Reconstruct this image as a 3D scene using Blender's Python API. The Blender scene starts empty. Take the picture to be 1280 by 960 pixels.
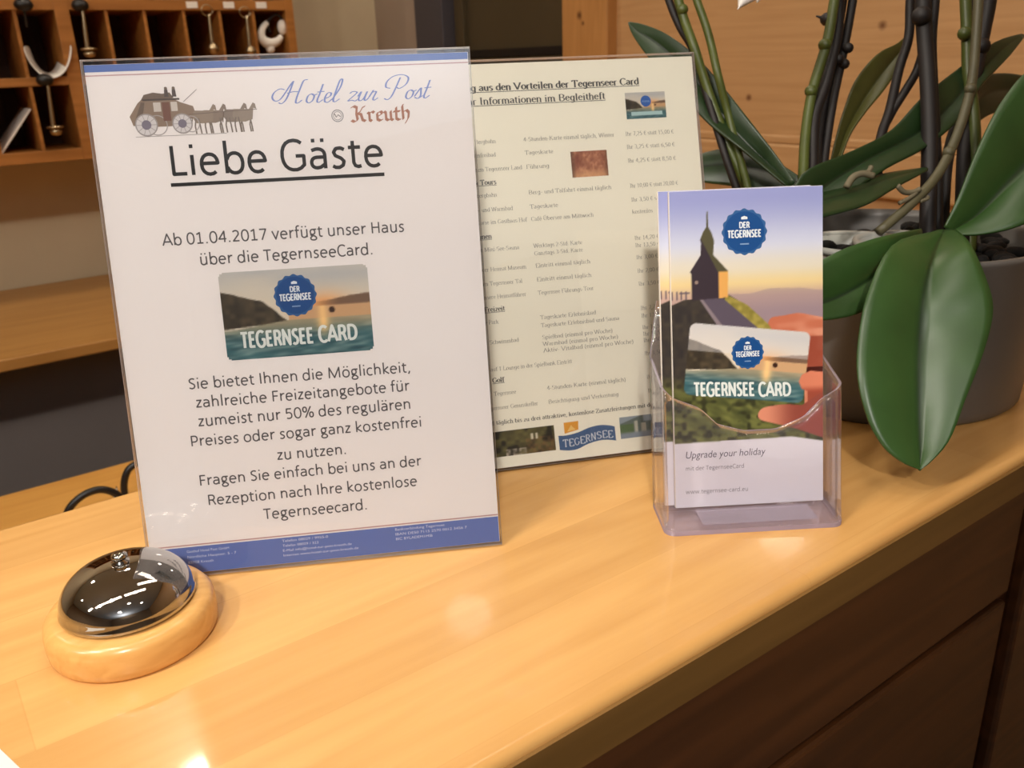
import bpy, bmesh, math, random
import numpy as np
from mathutils import Vector, Matrix
random.seed(7)
rng = np.random.RandomState(5)
SC = bpy.context.scene
COL = SC.collection
PI = math.pi

# ------------------------------------------------------------------ camera
RW = ((0.80582841, -0.59118599, -0.03375952),    # right
      (-0.23375223, -0.26520345, -0.93542879),   # down
      (0.54405925, 0.76168646, -0.35189952))     # forward
FPX = 1078.59
CAM = Vector((0, 0, 1.3908))
cd = bpy.data.cameras.new('camera')
cam = bpy.data.objects.new('camera', cd)
COL.objects.link(cam)
m = Matrix.Identity(4)
for i in range(3):
    m[i][0] = RW[0][i]; m[i][1] = -RW[1][i]; m[i][2] = -RW[2][i]; m[i][3] = CAM[i]
cam.matrix_world = m
cd.sensor_fit = 'HORIZONTAL'; cd.sensor_width = 36.0; cd.lens = FPX / 1280 * 36
cd.clip_start = 0.02; cd.clip_end = 50
cd.dof.use_dof = True; cd.dof.focus_distance = 0.52; cd.dof.aperture_fstop = 15
SC.camera = cam

# ------------------------------------------------------------------ world, exposure, light
SC.view_settings.view_transform = 'Standard'
SC.view_settings.look = 'None'
SC.view_settings.gamma = 1.0
SC.view_settings.use_curve_mapping = False
SC.view_settings.exposure = 0.0
w = bpy.data.worlds.new('world'); SC.world = w; w.use_nodes = True
w.node_tree.nodes['Background'].inputs[0].default_value = (1.0, 0.85, 0.7, 1)
w.node_tree.nodes['Background'].inputs[1].default_value = 0.02

def area_light(name, loc, target, size, power, color, shape='DISK'):
    l = bpy.data.lights.new(name, 'AREA')
    l.shape = shape; l.size = size; l.energy = power; l.color = color
    o = bpy.data.objects.new(name, l); COL.objects.link(o)
    o.location = loc
    o.rotation_euler = (Vector(target) - Vector(loc)).to_track_quat('-Z', 'Y').to_euler()
    return o
# row of lamps above the counter's front edge, brightest at the left
for (x, y, pw) in ((-1.70, 0.45, 12), (-0.97, 0.31, 13.5), (-0.44, 0.29, 5.5), (0.25, 0.28, 1.2), (0.66, 0.66, 0.4)):
    area_light('counter_lamp_light', (x, y, 2.462), (x * 0.6 + 0.08, 0.42, 1.1), 0.12, pw, (1.0, 0.93, 0.83))
# narrow spot from the front left, aimed at the notices
sl = bpy.data.lights.new('notice_spot_light', 'SPOT'); sl.energy = 108; sl.color = (1.0, 0.95, 0.89)
sl.spot_size = math.radians(27); sl.spot_blend = 0.7; sl.shadow_soft_size = 0.07
so_ = bpy.data.objects.new('notice_spot_light', sl); COL.objects.link(so_); so_.location = (-0.74, -0.98, 2.45)
so_.rotation_euler = (Vector((0.27, 0.46, 1.30)) - so_.location).to_track_quat('-Z', 'Y').to_euler()
area_light('room_fill_light', (-0.9, -1.9, 1.9), (-0.9, -1.9, 2.5), 0.3, 14, (1.0, 0.95, 0.9))  # unseen fill added to brighten the ceiling and the room, no fixture
BACK_POWER = 5.0
LAMP_GLOW = 26.0

# ------------------------------------------------------------------ helpers
def lin(c):
    out = []
    for x in c[:3]:
        x = x / 255.0
        out.append(x / 12.92 if x <= 0.04045 else ((x + 0.055) / 1.055) ** 2.4)
    return (out[0], out[1], out[2], 1.0)

def PT(px, py, d):
    """a point of the place seen at (px, py), d metres ahead of the camera"""
    x = (px - 640) / FPX; y = (py - 480) / FPX
    return CAM + d * (Vector(RW[0]) * x + Vector(RW[1]) * y + Vector(RW[2]))

def tag(o, label, cat, group=None):
    o['label'] = label; o['category'] = cat
    if group: o['group'] = group
    return o

def thing(name, label, cat, loc=(0, 0, 0), rz=0.0, group=None):
    o = bpy.data.objects.new(name, None); COL.objects.link(o)
    o.empty_display_size = 0.02
    o.location = loc; o.rotation_euler = (0, 0, rz)
    return tag(o, label, cat, group)

class MB:
    """collects shapes, then links them as ONE mesh object"""
    def __init__(s): s.v = []; s.f = []; s.mi = []; s.sm = []
    def add(s, verts, faces, mi=0, smooth=False):
        b = len(s.v)
        s.v += [tuple(p) for p in verts]
        for f in faces:
            s.f.append([b + i for i in f]); s.mi.append(mi); s.sm.append(smooth)
    def box(s, x0, x1, y0, y1, z0, z1, mi=0):
        s.add([(x0, y0, z0), (x1, y0, z0), (x1, y1, z0), (x0, y1, z0), (x0, y0, z1), (x1, y0, z1), (x1, y1, z1), (x0, y1, z1)],
              [(0, 3, 2, 1), (4, 5, 6, 7), (0, 1, 5, 4), (1, 2, 6, 5), (2, 3, 7, 6), (3, 0, 4, 7)], mi)
    def lathe(s, prof, c=(0, 0, 0), n=48, mi=0, caps=True):
        vs = []; fs = []
        for (r, z) in prof:
            for k in range(n):
                a = 2 * PI * k / n
                vs.append((c[0] + r * math.cos(a), c[1] + r * math.sin(a), c[2] + z))
        for i in range(len(prof) - 1):
            for k in range(n):
                k2 = (k + 1) % n
                fs.append((i * n + k, i * n + k2, (i + 1) * n + k2, (i + 1) * n + k))
        if caps:
            fs.append(tuple(range(n - 1, -1, -1)))
            fs.append(tuple((len(prof) - 1) * n + k for k in range(n)))
        s.add(vs, fs, mi, True)
    def tube(s, pts, rad, n=10, mi=0, sub=4):
        pts = [Vector(p) for p in pts]
        if not isinstance(rad, (list, tuple)): rad = [rad] * len(pts)
        P = []; R = []
        for i in range(len(pts) - 1):
            p0 = pts[max(i - 1, 0)]; p1 = pts[i]; p2 = pts[i + 1]; p3 = pts[min(i + 2, len(pts) - 1)]
            for k in range(sub):
                t = k / sub
                P.append(0.5 * ((2 * p1) + (p2 - p0) * t + (2 * p0 - 5 * p1 + 4 * p2 - p3) * t * t + (3 * p1 - p0 - 3 * p2 + p3) * t ** 3))
                R.append(rad[i] * (1 - t) + rad[i + 1] * t)
        P.append(pts[-1]); R.append(rad[-1])
        vs = []; fs = []
        T0 = (P[1] - P[0]).normalized()
        ref = Vector((0, 0, 1)) if abs(T0.z) < 0.9 else Vector((1, 0, 0))
        N = T0.cross(ref).normalized()
        for i in range(len(P)):
            T = (P[min(i + 1, len(P) - 1)] - P[max(i - 1, 0)]).normalized()
            N = (N - T * N.dot(T)).normalized(); B = T.cross(N)
            for k in range(n):
                a = 2 * PI * k / n
                vs.append(P[i] + R[i] * (math.cos(a) * N + math.sin(a) * B))
        for i in range(len(P) - 1):
            for k in range(n):
                k2 = (k + 1) % n
                fs.append((i * n + k, i * n + k2, (i + 1) * n + k2, (i + 1) * n + k))
        fs.append(tuple(range(n - 1, -1, -1))); fs.append(tuple((len(P) - 1) * n + k for k in range(n)))
        s.add(vs, fs, mi, True)
    def ball(s, c, rx, ry=None, rz=None, nu=14, nv=9, mi=0):
        ry = ry or rx; rz = rz or rx
        vs = [(c[0], c[1], c[2] - rz)]; fs = []
        for j in range(1, nv):
            ph = -PI / 2 + PI * j / nv
            for i in range(nu):
                a = 2 * PI * i / nu
                vs.append((c[0] + rx * math.cos(ph) * math.cos(a), c[1] + ry * math.cos(ph) * math.sin(a), c[2] + rz * math.sin(ph)))
        vs.append((c[0], c[1], c[2] + rz)); L = len(vs) - 1
        for i in range(nu): fs.append((0, 1 + (i + 1) % nu, 1 + i))
        for j in range(nv - 2):
            for i in range(nu):
                a = 1 + j * nu; fs.append((a + i, a + (i + 1) % nu, a + nu + (i + 1) % nu, a + nu + i))
        a = 1 + (nv - 2) * nu
        for i in range(nu): fs.append((a + i, a + (i + 1) % nu, L))
        s.add(vs, fs, mi, True)
    def build(s, name, mats, parent=None, loc=None, bevel=0.0, seg=2, fn=None):
        me = bpy.data.meshes.new(name)
        v = s.v if fn is None else [fn(p) for p in s.v]
        me.from_pydata([tuple(p) for p in v], [], s.f)
        me.polygons.foreach_set('material_index', s.mi)
        me.polygons.foreach_set('use_smooth', s.sm)
        me.update()
        o = bpy.data.objects.new(name, me); COL.objects.link(o)
        for mt in (mats if isinstance(mats, (list, tuple)) else [mats]): me.materials.append(mt)
        if parent is not None: o.parent = parent
        if loc is not None: o.location = loc
        if bevel > 0:
            b = o.modifiers.new('bevel', 'BEVEL'); b.width = bevel; b.segments = seg; b.limit_method = 'ANGLE'
        return o

# ------------------------------------------------------------------ materials
def nmat(name):
    mt = bpy.data.materials.new(name); mt.use_nodes = True
    nt = mt.node_tree; bs = nt.nodes['Principled BSDF']
    return mt, nt, bs

def plain(name, c, rough=0.5, metal=0.0, noise=0.0, nscale=40, spec=0.5, coat=0.0, bump=0.0):
    mt, nt, bs = nmat(name)
    bs.inputs['Roughness'].default_value = rough; bs.inputs['Metallic'].default_value = metal
    bs.inputs['Specular IOR Level'].default_value = spec
    bs.inputs['Coat Weight'].default_value = coat
    col = lin(c)
    tc = nt.nodes.new('ShaderNodeTexCoord')
    nz = nt.nodes.new('ShaderNodeTexNoise'); nz.inputs['Scale'].default_value = nscale; nz.inputs['Detail'].default_value = 4
    nt.links.new(tc.outputs['Object'], nz.inputs['Vector'])
    mx = nt.nodes.new('ShaderNodeMix'); mx.data_type = 'RGBA'; mx.blend_type = 'MULTIPLY'
    mx.inputs[0].default_value = noise
    mx.inputs[6].default_value = col
    nt.links.new(nz.outputs['Fac'], mx.inputs[7])
    nt.links.new(mx.outputs[2], bs.inputs['Base Color'])
    if bump > 0:
        bp = nt.nodes.new('ShaderNodeBump'); bp.inputs['Strength'].default_value = bump; bp.inputs['Distance'].default_value = 0.002
        nt.links.new(nz.outputs['Fac'], bp.inputs['Height']); nt.links.new(bp.outputs[0], bs.inputs['Normal'])
    return mt

def wood(name, c1, c2, rough=0.35, stretch=(1.5, 22, 22), rings=0.35, staves=None, coat=0.0, knots=(), spec=0.5):
    """grain runs along the axis with the small stretch number"""
    mt, nt, bs = nmat(name)
    N = nt.nodes; L = nt.links
    bs.inputs['Roughness'].default_value = rough; bs.inputs['Specular IOR Level'].default_value = spec
    bs.inputs['Coat Weight'].default_value = coat; bs.inputs['Coat Roughness'].default_value = 0.06
    tc = N.new('ShaderNodeTexCoord')
    mp = N.new('ShaderNodeMapping'); mp.inputs['Scale'].default_value = stretch
    L.new(tc.outputs['Object'], mp.inputs['Vector'])
    nz = N.new('ShaderNodeTexNoise'); nz.inputs['Scale'].default_value = 3.0; nz.inputs['Detail'].default_value = 6; nz.inputs['Roughness'].default_value = 0.6
    L.new(mp.outputs[0], nz.inputs['Vector'])
    mp2 = N.new('ShaderNodeMapping'); mp2.inputs['Scale'].default_value = tuple(s * 0.25 for s in stretch)
    L.new(tc.outputs['Object'], mp2.inputs['Vector'])
    n2 = N.new('ShaderNodeTexNoise'); n2.inputs['Scale'].default_value = 3.0; n2.inputs['Detail'].default_value = 2
    L.new(mp2.outputs[0], n2.inputs['Vector'])
    # rings: sine of the coarse noise
    ma = N.new('ShaderNodeMath'); ma.operation = 'MULTIPLY'; ma.inputs[1].default_value = 55
    L.new(n2.outputs['Fac'], ma.inputs[0])
    ms = N.new('ShaderNodeMath'); ms.operation = 'SINE'; L.new(ma.outputs[0], ms.inputs[0])
    mr = N.new('ShaderNodeMapRange'); mr.inputs[1].default_value = -1; mr.inputs[2].default_value = 1
    L.new(ms.outputs[0], mr.inputs[0])
    mixf = N.new('ShaderNodeMix'); mixf.inputs[0].default_value = rings
    L.new(nz.outputs['Fac'], mixf.inputs[2]); L.new(mr.outputs[0], mixf.inputs[3])
    rp = N.new('ShaderNodeValToRGB')
    rp.color_ramp.elements[0].position = 0.25; rp.color_ramp.elements[0].color = lin(c1)
    rp.color_ramp.elements[1].position = 0.75; rp.color_ramp.elements[1].color = lin(c2)
    L.new(mixf.outputs[0], rp.inputs[0])
    out = rp.outputs[0]
    if staves:
        bk = N.new('ShaderNodeTexBrick')
        bk.inputs['Scale'].default_value = 1.0
        bk.inputs['Brick Width'].default_value = staves[0]; bk.inputs['Row Height'].default_value = staves[1]
        bk.inputs['Mortar Size'].default_value = 0.0006; bk.inputs['Mortar Smooth'].default_value = 1.0
        bk.offset = 0.37; bk.offset_frequency = 2
        bk.inputs['Color1'].default_value = (1.12, 1.14, 1.16, 1); bk.inputs['Color2'].default_value = (0.86, 0.82, 0.76, 1)
        bk.inputs['Mortar'].default_value = (0.84, 0.78, 0.7, 1)
        L.new(tc.outputs['Object'], bk.inputs['Vector'])
        mx = N.new('ShaderNodeMix'); mx.data_type = 'RGBA'; mx.blend_type = 'MULTIPLY'; mx.inputs[0].default_value = 0.5
        L.new(out, mx.inputs[6]); L.new(bk.outputs['Color'], mx.inputs[7]); out = mx.outputs[2]
    for (kp, kr, kc) in knots:
        vd = N.new('ShaderNodeVectorMath'); vd.operation = 'DISTANCE'; vd.inputs[1].default_value = kp
        wv = N.new('ShaderNodeMapping'); wv.inputs['Scale'].default_value = (1, 1, 1)
        L.new(tc.outputs['Object'], vd.inputs[0])
        kz = N.new('ShaderNodeMath'); kz.operation = 'MULTIPLY_ADD'; kz.inputs[1].default_value = kr * 1.2
        L.new(nz.outputs['Fac'], kz.inputs[0]); L.new(vd.outputs['Value'], kz.inputs[2])
        km = N.new('ShaderNodeMapRange'); km.inputs[1].default_value = kr * 0.9; km.inputs[2].default_value = kr * 2.2
        km.inputs[3].default_value = 0.9; km.inputs[4].default_value = 0.0
        L.new(kz.outputs[0], km.inputs[0])
        mx = N.new('ShaderNodeMix'); mx.data_type = 'RGBA'
        L.new(km.outputs[0], mx.inputs[0]); L.new(out, mx.inputs[6]); mx.inputs[7].default_value = lin(kc); out = mx.outputs[2]
    L.new(out, bs.inputs['Base Color'])
    bp = N.new('ShaderNodeBump'); bp.inputs['Strength'].default_value = 0.06; bp.inputs['Distance'].default_value = 0.001
    L.new(nz.outputs['Fac'], bp.inputs['Height']); L.new(bp.outputs[0], bs.inputs['Normal'])
    return mt

def clear(name, tint, rough=0.02, diff=0.0, dcol=(230, 230, 240), ior=1.49, rmul=1.0):
    """clear acrylic sheet: light passes, surfaces mirror by Fresnel"""
    mt = bpy.data.materials.new(name); mt.use_nodes = True
    nt = mt.node_tree; N = nt.nodes; L = nt.links
    N.remove(N['Principled BSDF']); out = N['Material Output']
    tr = N.new('ShaderNodeBsdfTransparent'); tr.inputs[0].default_value = (*tint, 1)
    gl = N.new('ShaderNodeBsdfGlossy'); gl.inputs['Roughness'].default_value = rough; gl.inputs[0].default_value = (1, 1, 1, 1)
    fr = N.new('ShaderNodeFresnel'); fr.inputs[0].default_value = ior
    mu = N.new('ShaderNodeMath'); mu.operation = 'MULTIPLY'; mu.inputs[1].default_value = rmul
    L.new(fr.outputs[0], mu.inputs[0])
    mx = N.new('ShaderNodeMixShader'); L.new(mu.outputs[0], mx.inputs[0]); L.new(tr.outputs[0], mx.inputs[1]); L.new(gl.outputs[0], mx.inputs[2])
    last = mx
    if diff > 0:
        df = N.new('ShaderNodeBsdfTranslucent'); df.inputs[0].default_value = lin(dcol)
        d2 = N.new('ShaderNodeBsdfDiffuse'); d2.inputs[0].default_value = lin(dcol)
        m0 = N.new('ShaderNodeMixShader'); m0.inputs[0].default_value = 0.5; L.new(df.outputs[0], m0.inputs[1]); L.new(d2.outputs[0], m0.inputs[2])
        m2 = N.new('ShaderNodeMixShader'); m2.inputs[0].default_value = diff
        L.new(mx.outputs[0], m2.inputs[1]); L.new(m0.outputs[0], m2.inputs[2]); last = m2
    L.new(last.outputs[0], out.inputs[0])
    return mt

def ink_material(name, rough=0.45):
    mt, nt, bs = nmat(name)
    at = nt.nodes.new('ShaderNodeAttribute'); at.attribute_name = 'ink'
    nt.links.new(at.outputs['Color'], bs.inputs['Base Color'])
    bs.inputs['Roughness'].default_value = rough; bs.inputs['Specular IOR Level'].default_value = 0.3
    return mt

M = {}
M['counter'] = wood('maple_counter', (207, 155, 90), (223, 173, 106), rough=0.26, coat=0.35, stretch=(1.6, 20, 20), rings=0.16, staves=(0.62, 0.062), spec=0.5)
M['shaded_front'] = wood('shaded_front_wood', (74, 42, 18), (96, 56, 26), rough=0.45, stretch=(1.6, 20, 20), rings=0.3)  # wood darkened so its colour carries the shadow on the counter front
M['back_counter'] = wood('back_counter_wood', (166, 118, 60), (182, 134, 74), rough=0.4, stretch=(1.4, 14, 14), rings=0.2)
M['shaded_edge'] = wood('shaded_edge_wood', (112, 80, 36), (130, 94, 46), rough=0.5, stretch=(1.6, 20, 20), rings=0.2)  # darkened worktop wood, shade of the front edge put into the colour
M['desk'] = wood('desk_wood', (204, 146, 70), (220, 164, 86), rough=0.4, stretch=(1.4, 14, 14), rings=0.2)
M['pine'] = wood('pine_panel', (182, 140, 94), (196, 154, 108), rough=0.45, stretch=(30, 1.6, 30), rings=0.22,
                 knots=[((1.295, 0.812, 1.420), 0.006, (92, 48, 22)), ((1.295, 1.058, 1.313), 0.005, (92, 48, 22))])
M['pine_post'] = wood('pine_post', (172, 122, 68), (188, 136, 80), rough=0.45, stretch=(30, 30, 1.6), rings=0.22,
                      knots=[((1.27, 1.49, 1.472), 0.007, (84, 44, 18)), ((1.27, 1.478, 1.456), 0.004, (84, 44, 18))])
M['cabinet'] = wood('cabinet_oak', (150, 96, 42), (176, 116, 56), rough=0.45, stretch=(1.5, 18, 18), rings=0.3)
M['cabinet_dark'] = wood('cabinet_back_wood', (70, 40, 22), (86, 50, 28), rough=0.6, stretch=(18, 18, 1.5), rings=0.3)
M['bell_wood'] = wood('bell_base_beech', (214, 158, 88), (230, 176, 104), rough=0.25, stretch=(10, 60, 60), rings=0.2)
M['wall'] = plain('wall_plaster', (204, 188, 158), 0.8, noise=0.15, nscale=9)
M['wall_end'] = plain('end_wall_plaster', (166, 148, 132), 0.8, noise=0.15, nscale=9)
M['ceiling'] = plain('ceiling_paint', (196, 208, 222), 0.9, noise=0.1)
M['floor'] = plain('floor_carpet', (104, 100, 98), 0.95, noise=0.4, nscale=200)
M['room'] = plain('dim_wall_paint', (150, 130, 108), 0.85, noise=0.15, nscale=9)
M['slate'] = plain('slate_paint', (72, 68, 74), 0.5, noise=0.1)
M['dark_leaf'] = plain('dark_door_panel', (74, 64, 46), 0.35, noise=0.15, nscale=6)
M['black'] = plain('black_plastic', (22, 20, 20), 0.4, noise=0.1)
M['gray_front'] = plain('grey_laminate', (128, 120, 118), 0.55, noise=0.1, nscale=12)
M['chrome'] = plain('polished_chrome', (196, 192, 188), 0.035, 1.0, noise=0.06, nscale=30)
M['steel'] = plain('key_metal', (190, 172, 140), 0.3, 1.0, noise=0.1)
M['white'] = plain('white_paper', (236, 230, 222), 0.6, noise=0.03)
M['paper'] = plain('sheet_paper', (242, 235, 233), 0.55, noise=0.02, nscale=20)
M['cream'] = plain('cream_paper', (246, 240, 222), 0.6, noise=0.02, nscale=20)
M['ink'] = ink_material('printed_ink')
M['gloss_ink'] = ink_material('glossy_print', 0.3)
M['acrylic'] = clear('clear_acrylic', (0.985, 0.985, 0.985), rmul=0.8)
M['acrylic_edge'] = clear('acrylic_cut_edge', (0.8, 0.78, 0.8), 0.2, 0.4, (236, 232, 236))
M['violet'] = clear('violet_acrylic', (0.985, 0.978, 0.99), 0.03, 0.03, (226, 214, 240), rmul=0.6)
M['violet_edge'] = clear('violet_acrylic_edge', (0.93, 0.90, 0.95), 0.1, 0.35, (232, 220, 242), rmul=0.6)
M['violet_base'] = clear('violet_acrylic_base', (0.98, 0.96, 0.985), 0.05, 0.22, (248, 236, 246), rmul=0.7)
M['zinc'] = plain('zinc_pot', (116, 112, 108), 0.42, 0.25, noise=0.25, nscale=14)
M['bark'] = plain('potting_bark', (18, 13, 9), 0.9, noise=0.7, nscale=90, bump=0.8)
M['inner_pot'] = plain('white_plastic', (214, 214, 206), 0.45, noise=0.05)
M['stem_dark'] = plain('dark_flower_stem', (28, 19, 18), 0.6, noise=0.6, nscale=60)
M['stem_green'] = plain('green_flower_stem', (82, 92, 36), 0.45, noise=0.5, nscale=60)
M['stem_grey'] = plain('greyish_stem', (98, 92, 66), 0.5, noise=0.5, nscale=60)
M['root'] = plain('aerial_root', (112, 102, 78), 0.7, noise=0.4, nscale=80)
M['petal'] = plain('white_petal', (238, 232, 226), 0.5, noise=0.05)

def leaf_material(name, c_mid, c_blade):
    mt, nt, bs = nmat(name)
    N = nt.nodes; L = nt.links
    at = N.new('ShaderNodeAttribute'); at.attribute_name = 'vein'
    tc = N.new('ShaderNodeTexCoord')
    nz = N.new('ShaderNodeTexNoise'); nz.inputs['Scale'].default_value = 35; nz.inputs['Detail'].default_value = 5
    L.new(tc.outputs['Object'], nz.inputs['Vector'])
    mx = N.new('ShaderNodeMix'); mx.data_type = 'RGBA'
    L.new(at.outputs['Fac'], mx.inputs[0]); mx.inputs[6].default_value = lin(c_mid); mx.inputs[7].default_value = lin(c_blade)
    m2 = N.new('ShaderNodeMix'); m2.data_type = 'RGBA'; m2.blend_type = 'MULTIPLY'; m2.inputs[0].default_value = 0.45
    L.new(mx.outputs[2], m2.inputs[6]); L.new(nz.outputs['Fac'], m2.inputs[7])
    L.new(m2.outputs[2], bs.inputs['Base Color'])
    bs.inputs['Roughness'].default_value = 0.38; bs.inputs['Specular IOR Level'].default_value = 0.5
    bp = N.new('ShaderNodeBump'); bp.inputs['Strength'].default_value = 0.15; bp.inputs['Distance'].default_value = 0.002
    L.new(nz.outputs['Fac'], bp.inputs['Height']); L.new(bp.outputs[0], bs.inputs['Normal'])
    return mt
M['leaf'] = leaf_material('orchid_leaf', (28, 48, 18), (56, 88, 40))
M['leaf_shaded'] = leaf_material('orchid_leaf_shaded', (18, 33, 14), (34, 56, 26))  # darker copy of the leaf green, shade among the leaves painted in
M['leaf_olive'] = leaf_material('orchid_leaf_olive', (58, 58, 24), (78, 78, 34))

# ------------------------------------------------------------------ room
def struct(o): o['kind'] = 'structure'; return o
CT = 1.10            # counter top height
XE = 1.295           # end wall plane
YB = 2.43            # back wall plane
b = MB(); b.box(-2.6, 3.0, -2.6, 3.6, -0.05, 0.0); struct(b.build('floor', M['floor']))
b = MB(); b.box(-2.6, 3.0, -2.6, 3.6, 2.5, 2.55); struct(b.build('ceiling', M['ceiling']))
b = MB(); b.box(-2.6, XE, YB, YB + 0.1, 0, 2.5); struct(b.build('wall_back', M['wall']))
b = MB(); b.box(-2.7, -2.6, -2.6, YB + 0.1, 0, 2.5); struct(b.build('wall_left', M['room']))
b = MB(); b.box(-2.6, XE + .1, -2.7, -2.6, 0, 2.5); struct(b.build('wall_front', M['room']))
# end wall: plaster jamb, door opening, pine panelling
b = MB(); b.box(XE, XE + 0.1, 2.197, YB + 0.1, 0, 2.5); b.box(XE, XE + 0.1, 1.45, 2.197, 2.1, 2.5); struct(b.build('wall_end', M['wall_end']))
b = MB(); b.box(XE + 0.002, XE + 0.1, -2.6, 1.45, 0, 2.5)
struct(b.build('wall_right', M['pine']))
# pine rail with moulding below the panel field
b = MB(); b.box(XE - 0.014, XE + 0.004, -2.6, 1.400, 1.165, 1.238); struct(b.build('trim_1', M['pine'], bevel=0.004))
b = MB(); b.box(XE - 0.008, XE + 0.004, -2.6, 1.400, 1.238, 1.252); struct(b.build('trim_2', M['pine'], bevel=0.003))
# pine post (door casing)
b = MB(); b.box(XE - 0.025, XE + 0.1, 1.404, 1.548, 0, 2.14); struct(b.build('trim_3', M['pine_post'], bevel=0.004))
# dark door with slate frame
b = MB(); b.box(XE - 0.006, XE + 0.1, 2.058, 2.197, 0, 2.1); dr = struct(b.build('door_1', M['slate'], bevel=0.003))
b = MB(); b.box(XE + 0.035, XE + 0.07, 1.548, 2.058, 0, 2.1)
lf = b.build('door_leaf', M['dark_leaf'], dr)
b = MB(); b.box(XE + 0.02, XE + 0.036, 1.548, 1.60, 0, 2.1); b.box(XE + 0.02, XE + 0.036, 2.00, 2.04, 0, 2.1); b.box(XE + 0.02, XE + 0.036, 1.60, 2.00, 1.12, 1.395)
b.build('door_rail', M['dark_leaf'], lf, bevel=0.003)
b = MB(); b.box(XE + 0.026, XE + 0.0365, 1.60, 2.00, 1.398, 1.416); b.build('glazing_bead', M['black'], lf)

# ------------------------------------------------------------------ reception counter
YF, YK = 0.251, 0.637
CN = thing('reception_counter', 'light maple reception counter with a dark shaded front, carrying the signs, bell and orchid', 'counter', (0, 0.45, 0))
b = MB(); b.box(-1.6, XE - 0.03, YF - 0.45, YK - 0.45, CT - 0.031, CT)
s_ = [setattr(b, 'sm', [True] * len(b.sm))]; o = b.build('worktop', M['counter'], CN, bevel=0.006, seg=5); o.modifiers['bevel'].harden_normals = True
b = MB(); b.box(-1.6, XE - 0.03, YF - 0.0022 - 0.45, YF + 0.001 - 0.45, CT - 0.031, CT - 0.006); b.build('edge_shade_strip', M['shaded_edge'], CN)  # added thin strip, paints the shade on the worktop's front edge
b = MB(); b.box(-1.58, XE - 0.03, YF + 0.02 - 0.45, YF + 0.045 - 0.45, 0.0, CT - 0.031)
fp = b.build('front_panel', M['shaded_front'], CN)
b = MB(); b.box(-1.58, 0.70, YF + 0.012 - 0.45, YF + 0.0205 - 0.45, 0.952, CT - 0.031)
b.build('upper_rail', M['shaded_front'], CN, bevel=0.003)
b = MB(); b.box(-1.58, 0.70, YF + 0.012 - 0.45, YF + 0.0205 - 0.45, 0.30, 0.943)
b.build('lower_panel', M['shaded_front'], CN, bevel=0.003)
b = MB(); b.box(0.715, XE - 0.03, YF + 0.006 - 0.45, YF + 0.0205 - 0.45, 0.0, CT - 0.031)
b.build('corner_post', M['shaded_front'], CN, bevel=0.004)
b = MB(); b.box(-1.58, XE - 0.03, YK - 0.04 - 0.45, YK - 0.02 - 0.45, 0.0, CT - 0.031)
b.build('back_panel', M['shaded_front'], CN)

# staff desk behind the counter
SD = thing('staff_desk', 'lower orange wood staff desk seen just behind the reception counter', 'desk', (0, 1.1, 0))
b = MB(); b.box(-1.6, XE - 0.03, 0.64 - 1.1, 1.525 - 1.1, 0.722, 0.75); b.build('desktop', M['desk'], SD, bevel=0.004)
for x in (-1.5, XE - 0.1):
    b = MB(); b.box(x, x + 0.03, 0.66 - 1.1, 1.45 - 1.1, 0, 0.722); b.build('side_panel', M['desk'], SD)

# back counter along the wall
BC = thing('back_counter', 'light wood shelf counter along the back wall over a dark grey front', 'counter', (0, 2.1, 0))
b = MB(); b.box(-2.4, XE - 0.02, 1.794 - 2.1, YB - 0.002 - 2.1, 0.876, 0.90); b.build('worktop', M['back_counter'], BC, bevel=0.003)
b = MB(); b.box(-2.4, XE - 0.02, 1.93 - 2.1, YB - 0.01 - 2.1, 0.0, 0.876); b.build('front_panel', M['gray_front'], BC)

# ------------------------------------------------------------------ key cabinet
KX0, KX1, KY0, KY1 = -0.10, 0.945, 2.20, YB - 0.003
KC = thing('key_cabinet', 'oak pigeonhole key cabinet hanging on the wall above the back counter', 'cabinet', (0.42, 2.3, 1.212))
def kbox(x0, x1, y0, y1, z0, z1):
    b = MB(); b.box(x0 - 0.42, x1 - 0.42, y0 - 2.3, y1 - 2.3, z0 - 1.212, z1 - 1.212); return b
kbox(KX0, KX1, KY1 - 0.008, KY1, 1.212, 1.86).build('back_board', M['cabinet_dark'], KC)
for (z0, z1) in ((1.212, 1.236), (1.371, 1.389), (1.523, 1.545), (1.682, 1.702), (1.84, 1.86)):
    kbox(KX0, KX1, KY0, KY1 - 0.008, z0, z1).build('shelf', M['cabinet'], KC, bevel=0.001)
kbox(0.924, KX1, KY0 - 0.001, KY1 - 0.008, 1.211, 1.861).build('side_panel', M['cabinet'], KC, bevel=0.001)
kbox(KX0, KX0 + 0.02, KY0 - 0.001, KY1 - 0.008, 1.211, 1.861).build('side_panel', M['cabinet'], KC, bevel=0.001)
kbox(0.402, 0.4316, KY0 - 0.0015, KY1 - 0.008, 1.211, 1.861).build('partition', M['cabinet'], KC, bevel=0.001)
for x in (-0.015, 0.070, 0.155, 0.240, 0.3255, 0.5065, 0.588, 0.676, 0.760, 0.8425):
    for (z0, z1) in ((1.236, 1.371), (1.389, 1.523), (1.545, 1.682)):
        kbox(x - 0.0035, x + 0.0035, KY0 + 0.004, KY1 - 0.008, z0, z1).build('divider', M['cabinet'], KC)
for x in (0.697, 0.784, 0.864):
    kbox(x - 0.013, x + 0.013, KY0 - 0.0012, KY0, 1.5275, 1.5415).build('number_label', M['white'], KC)

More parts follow.
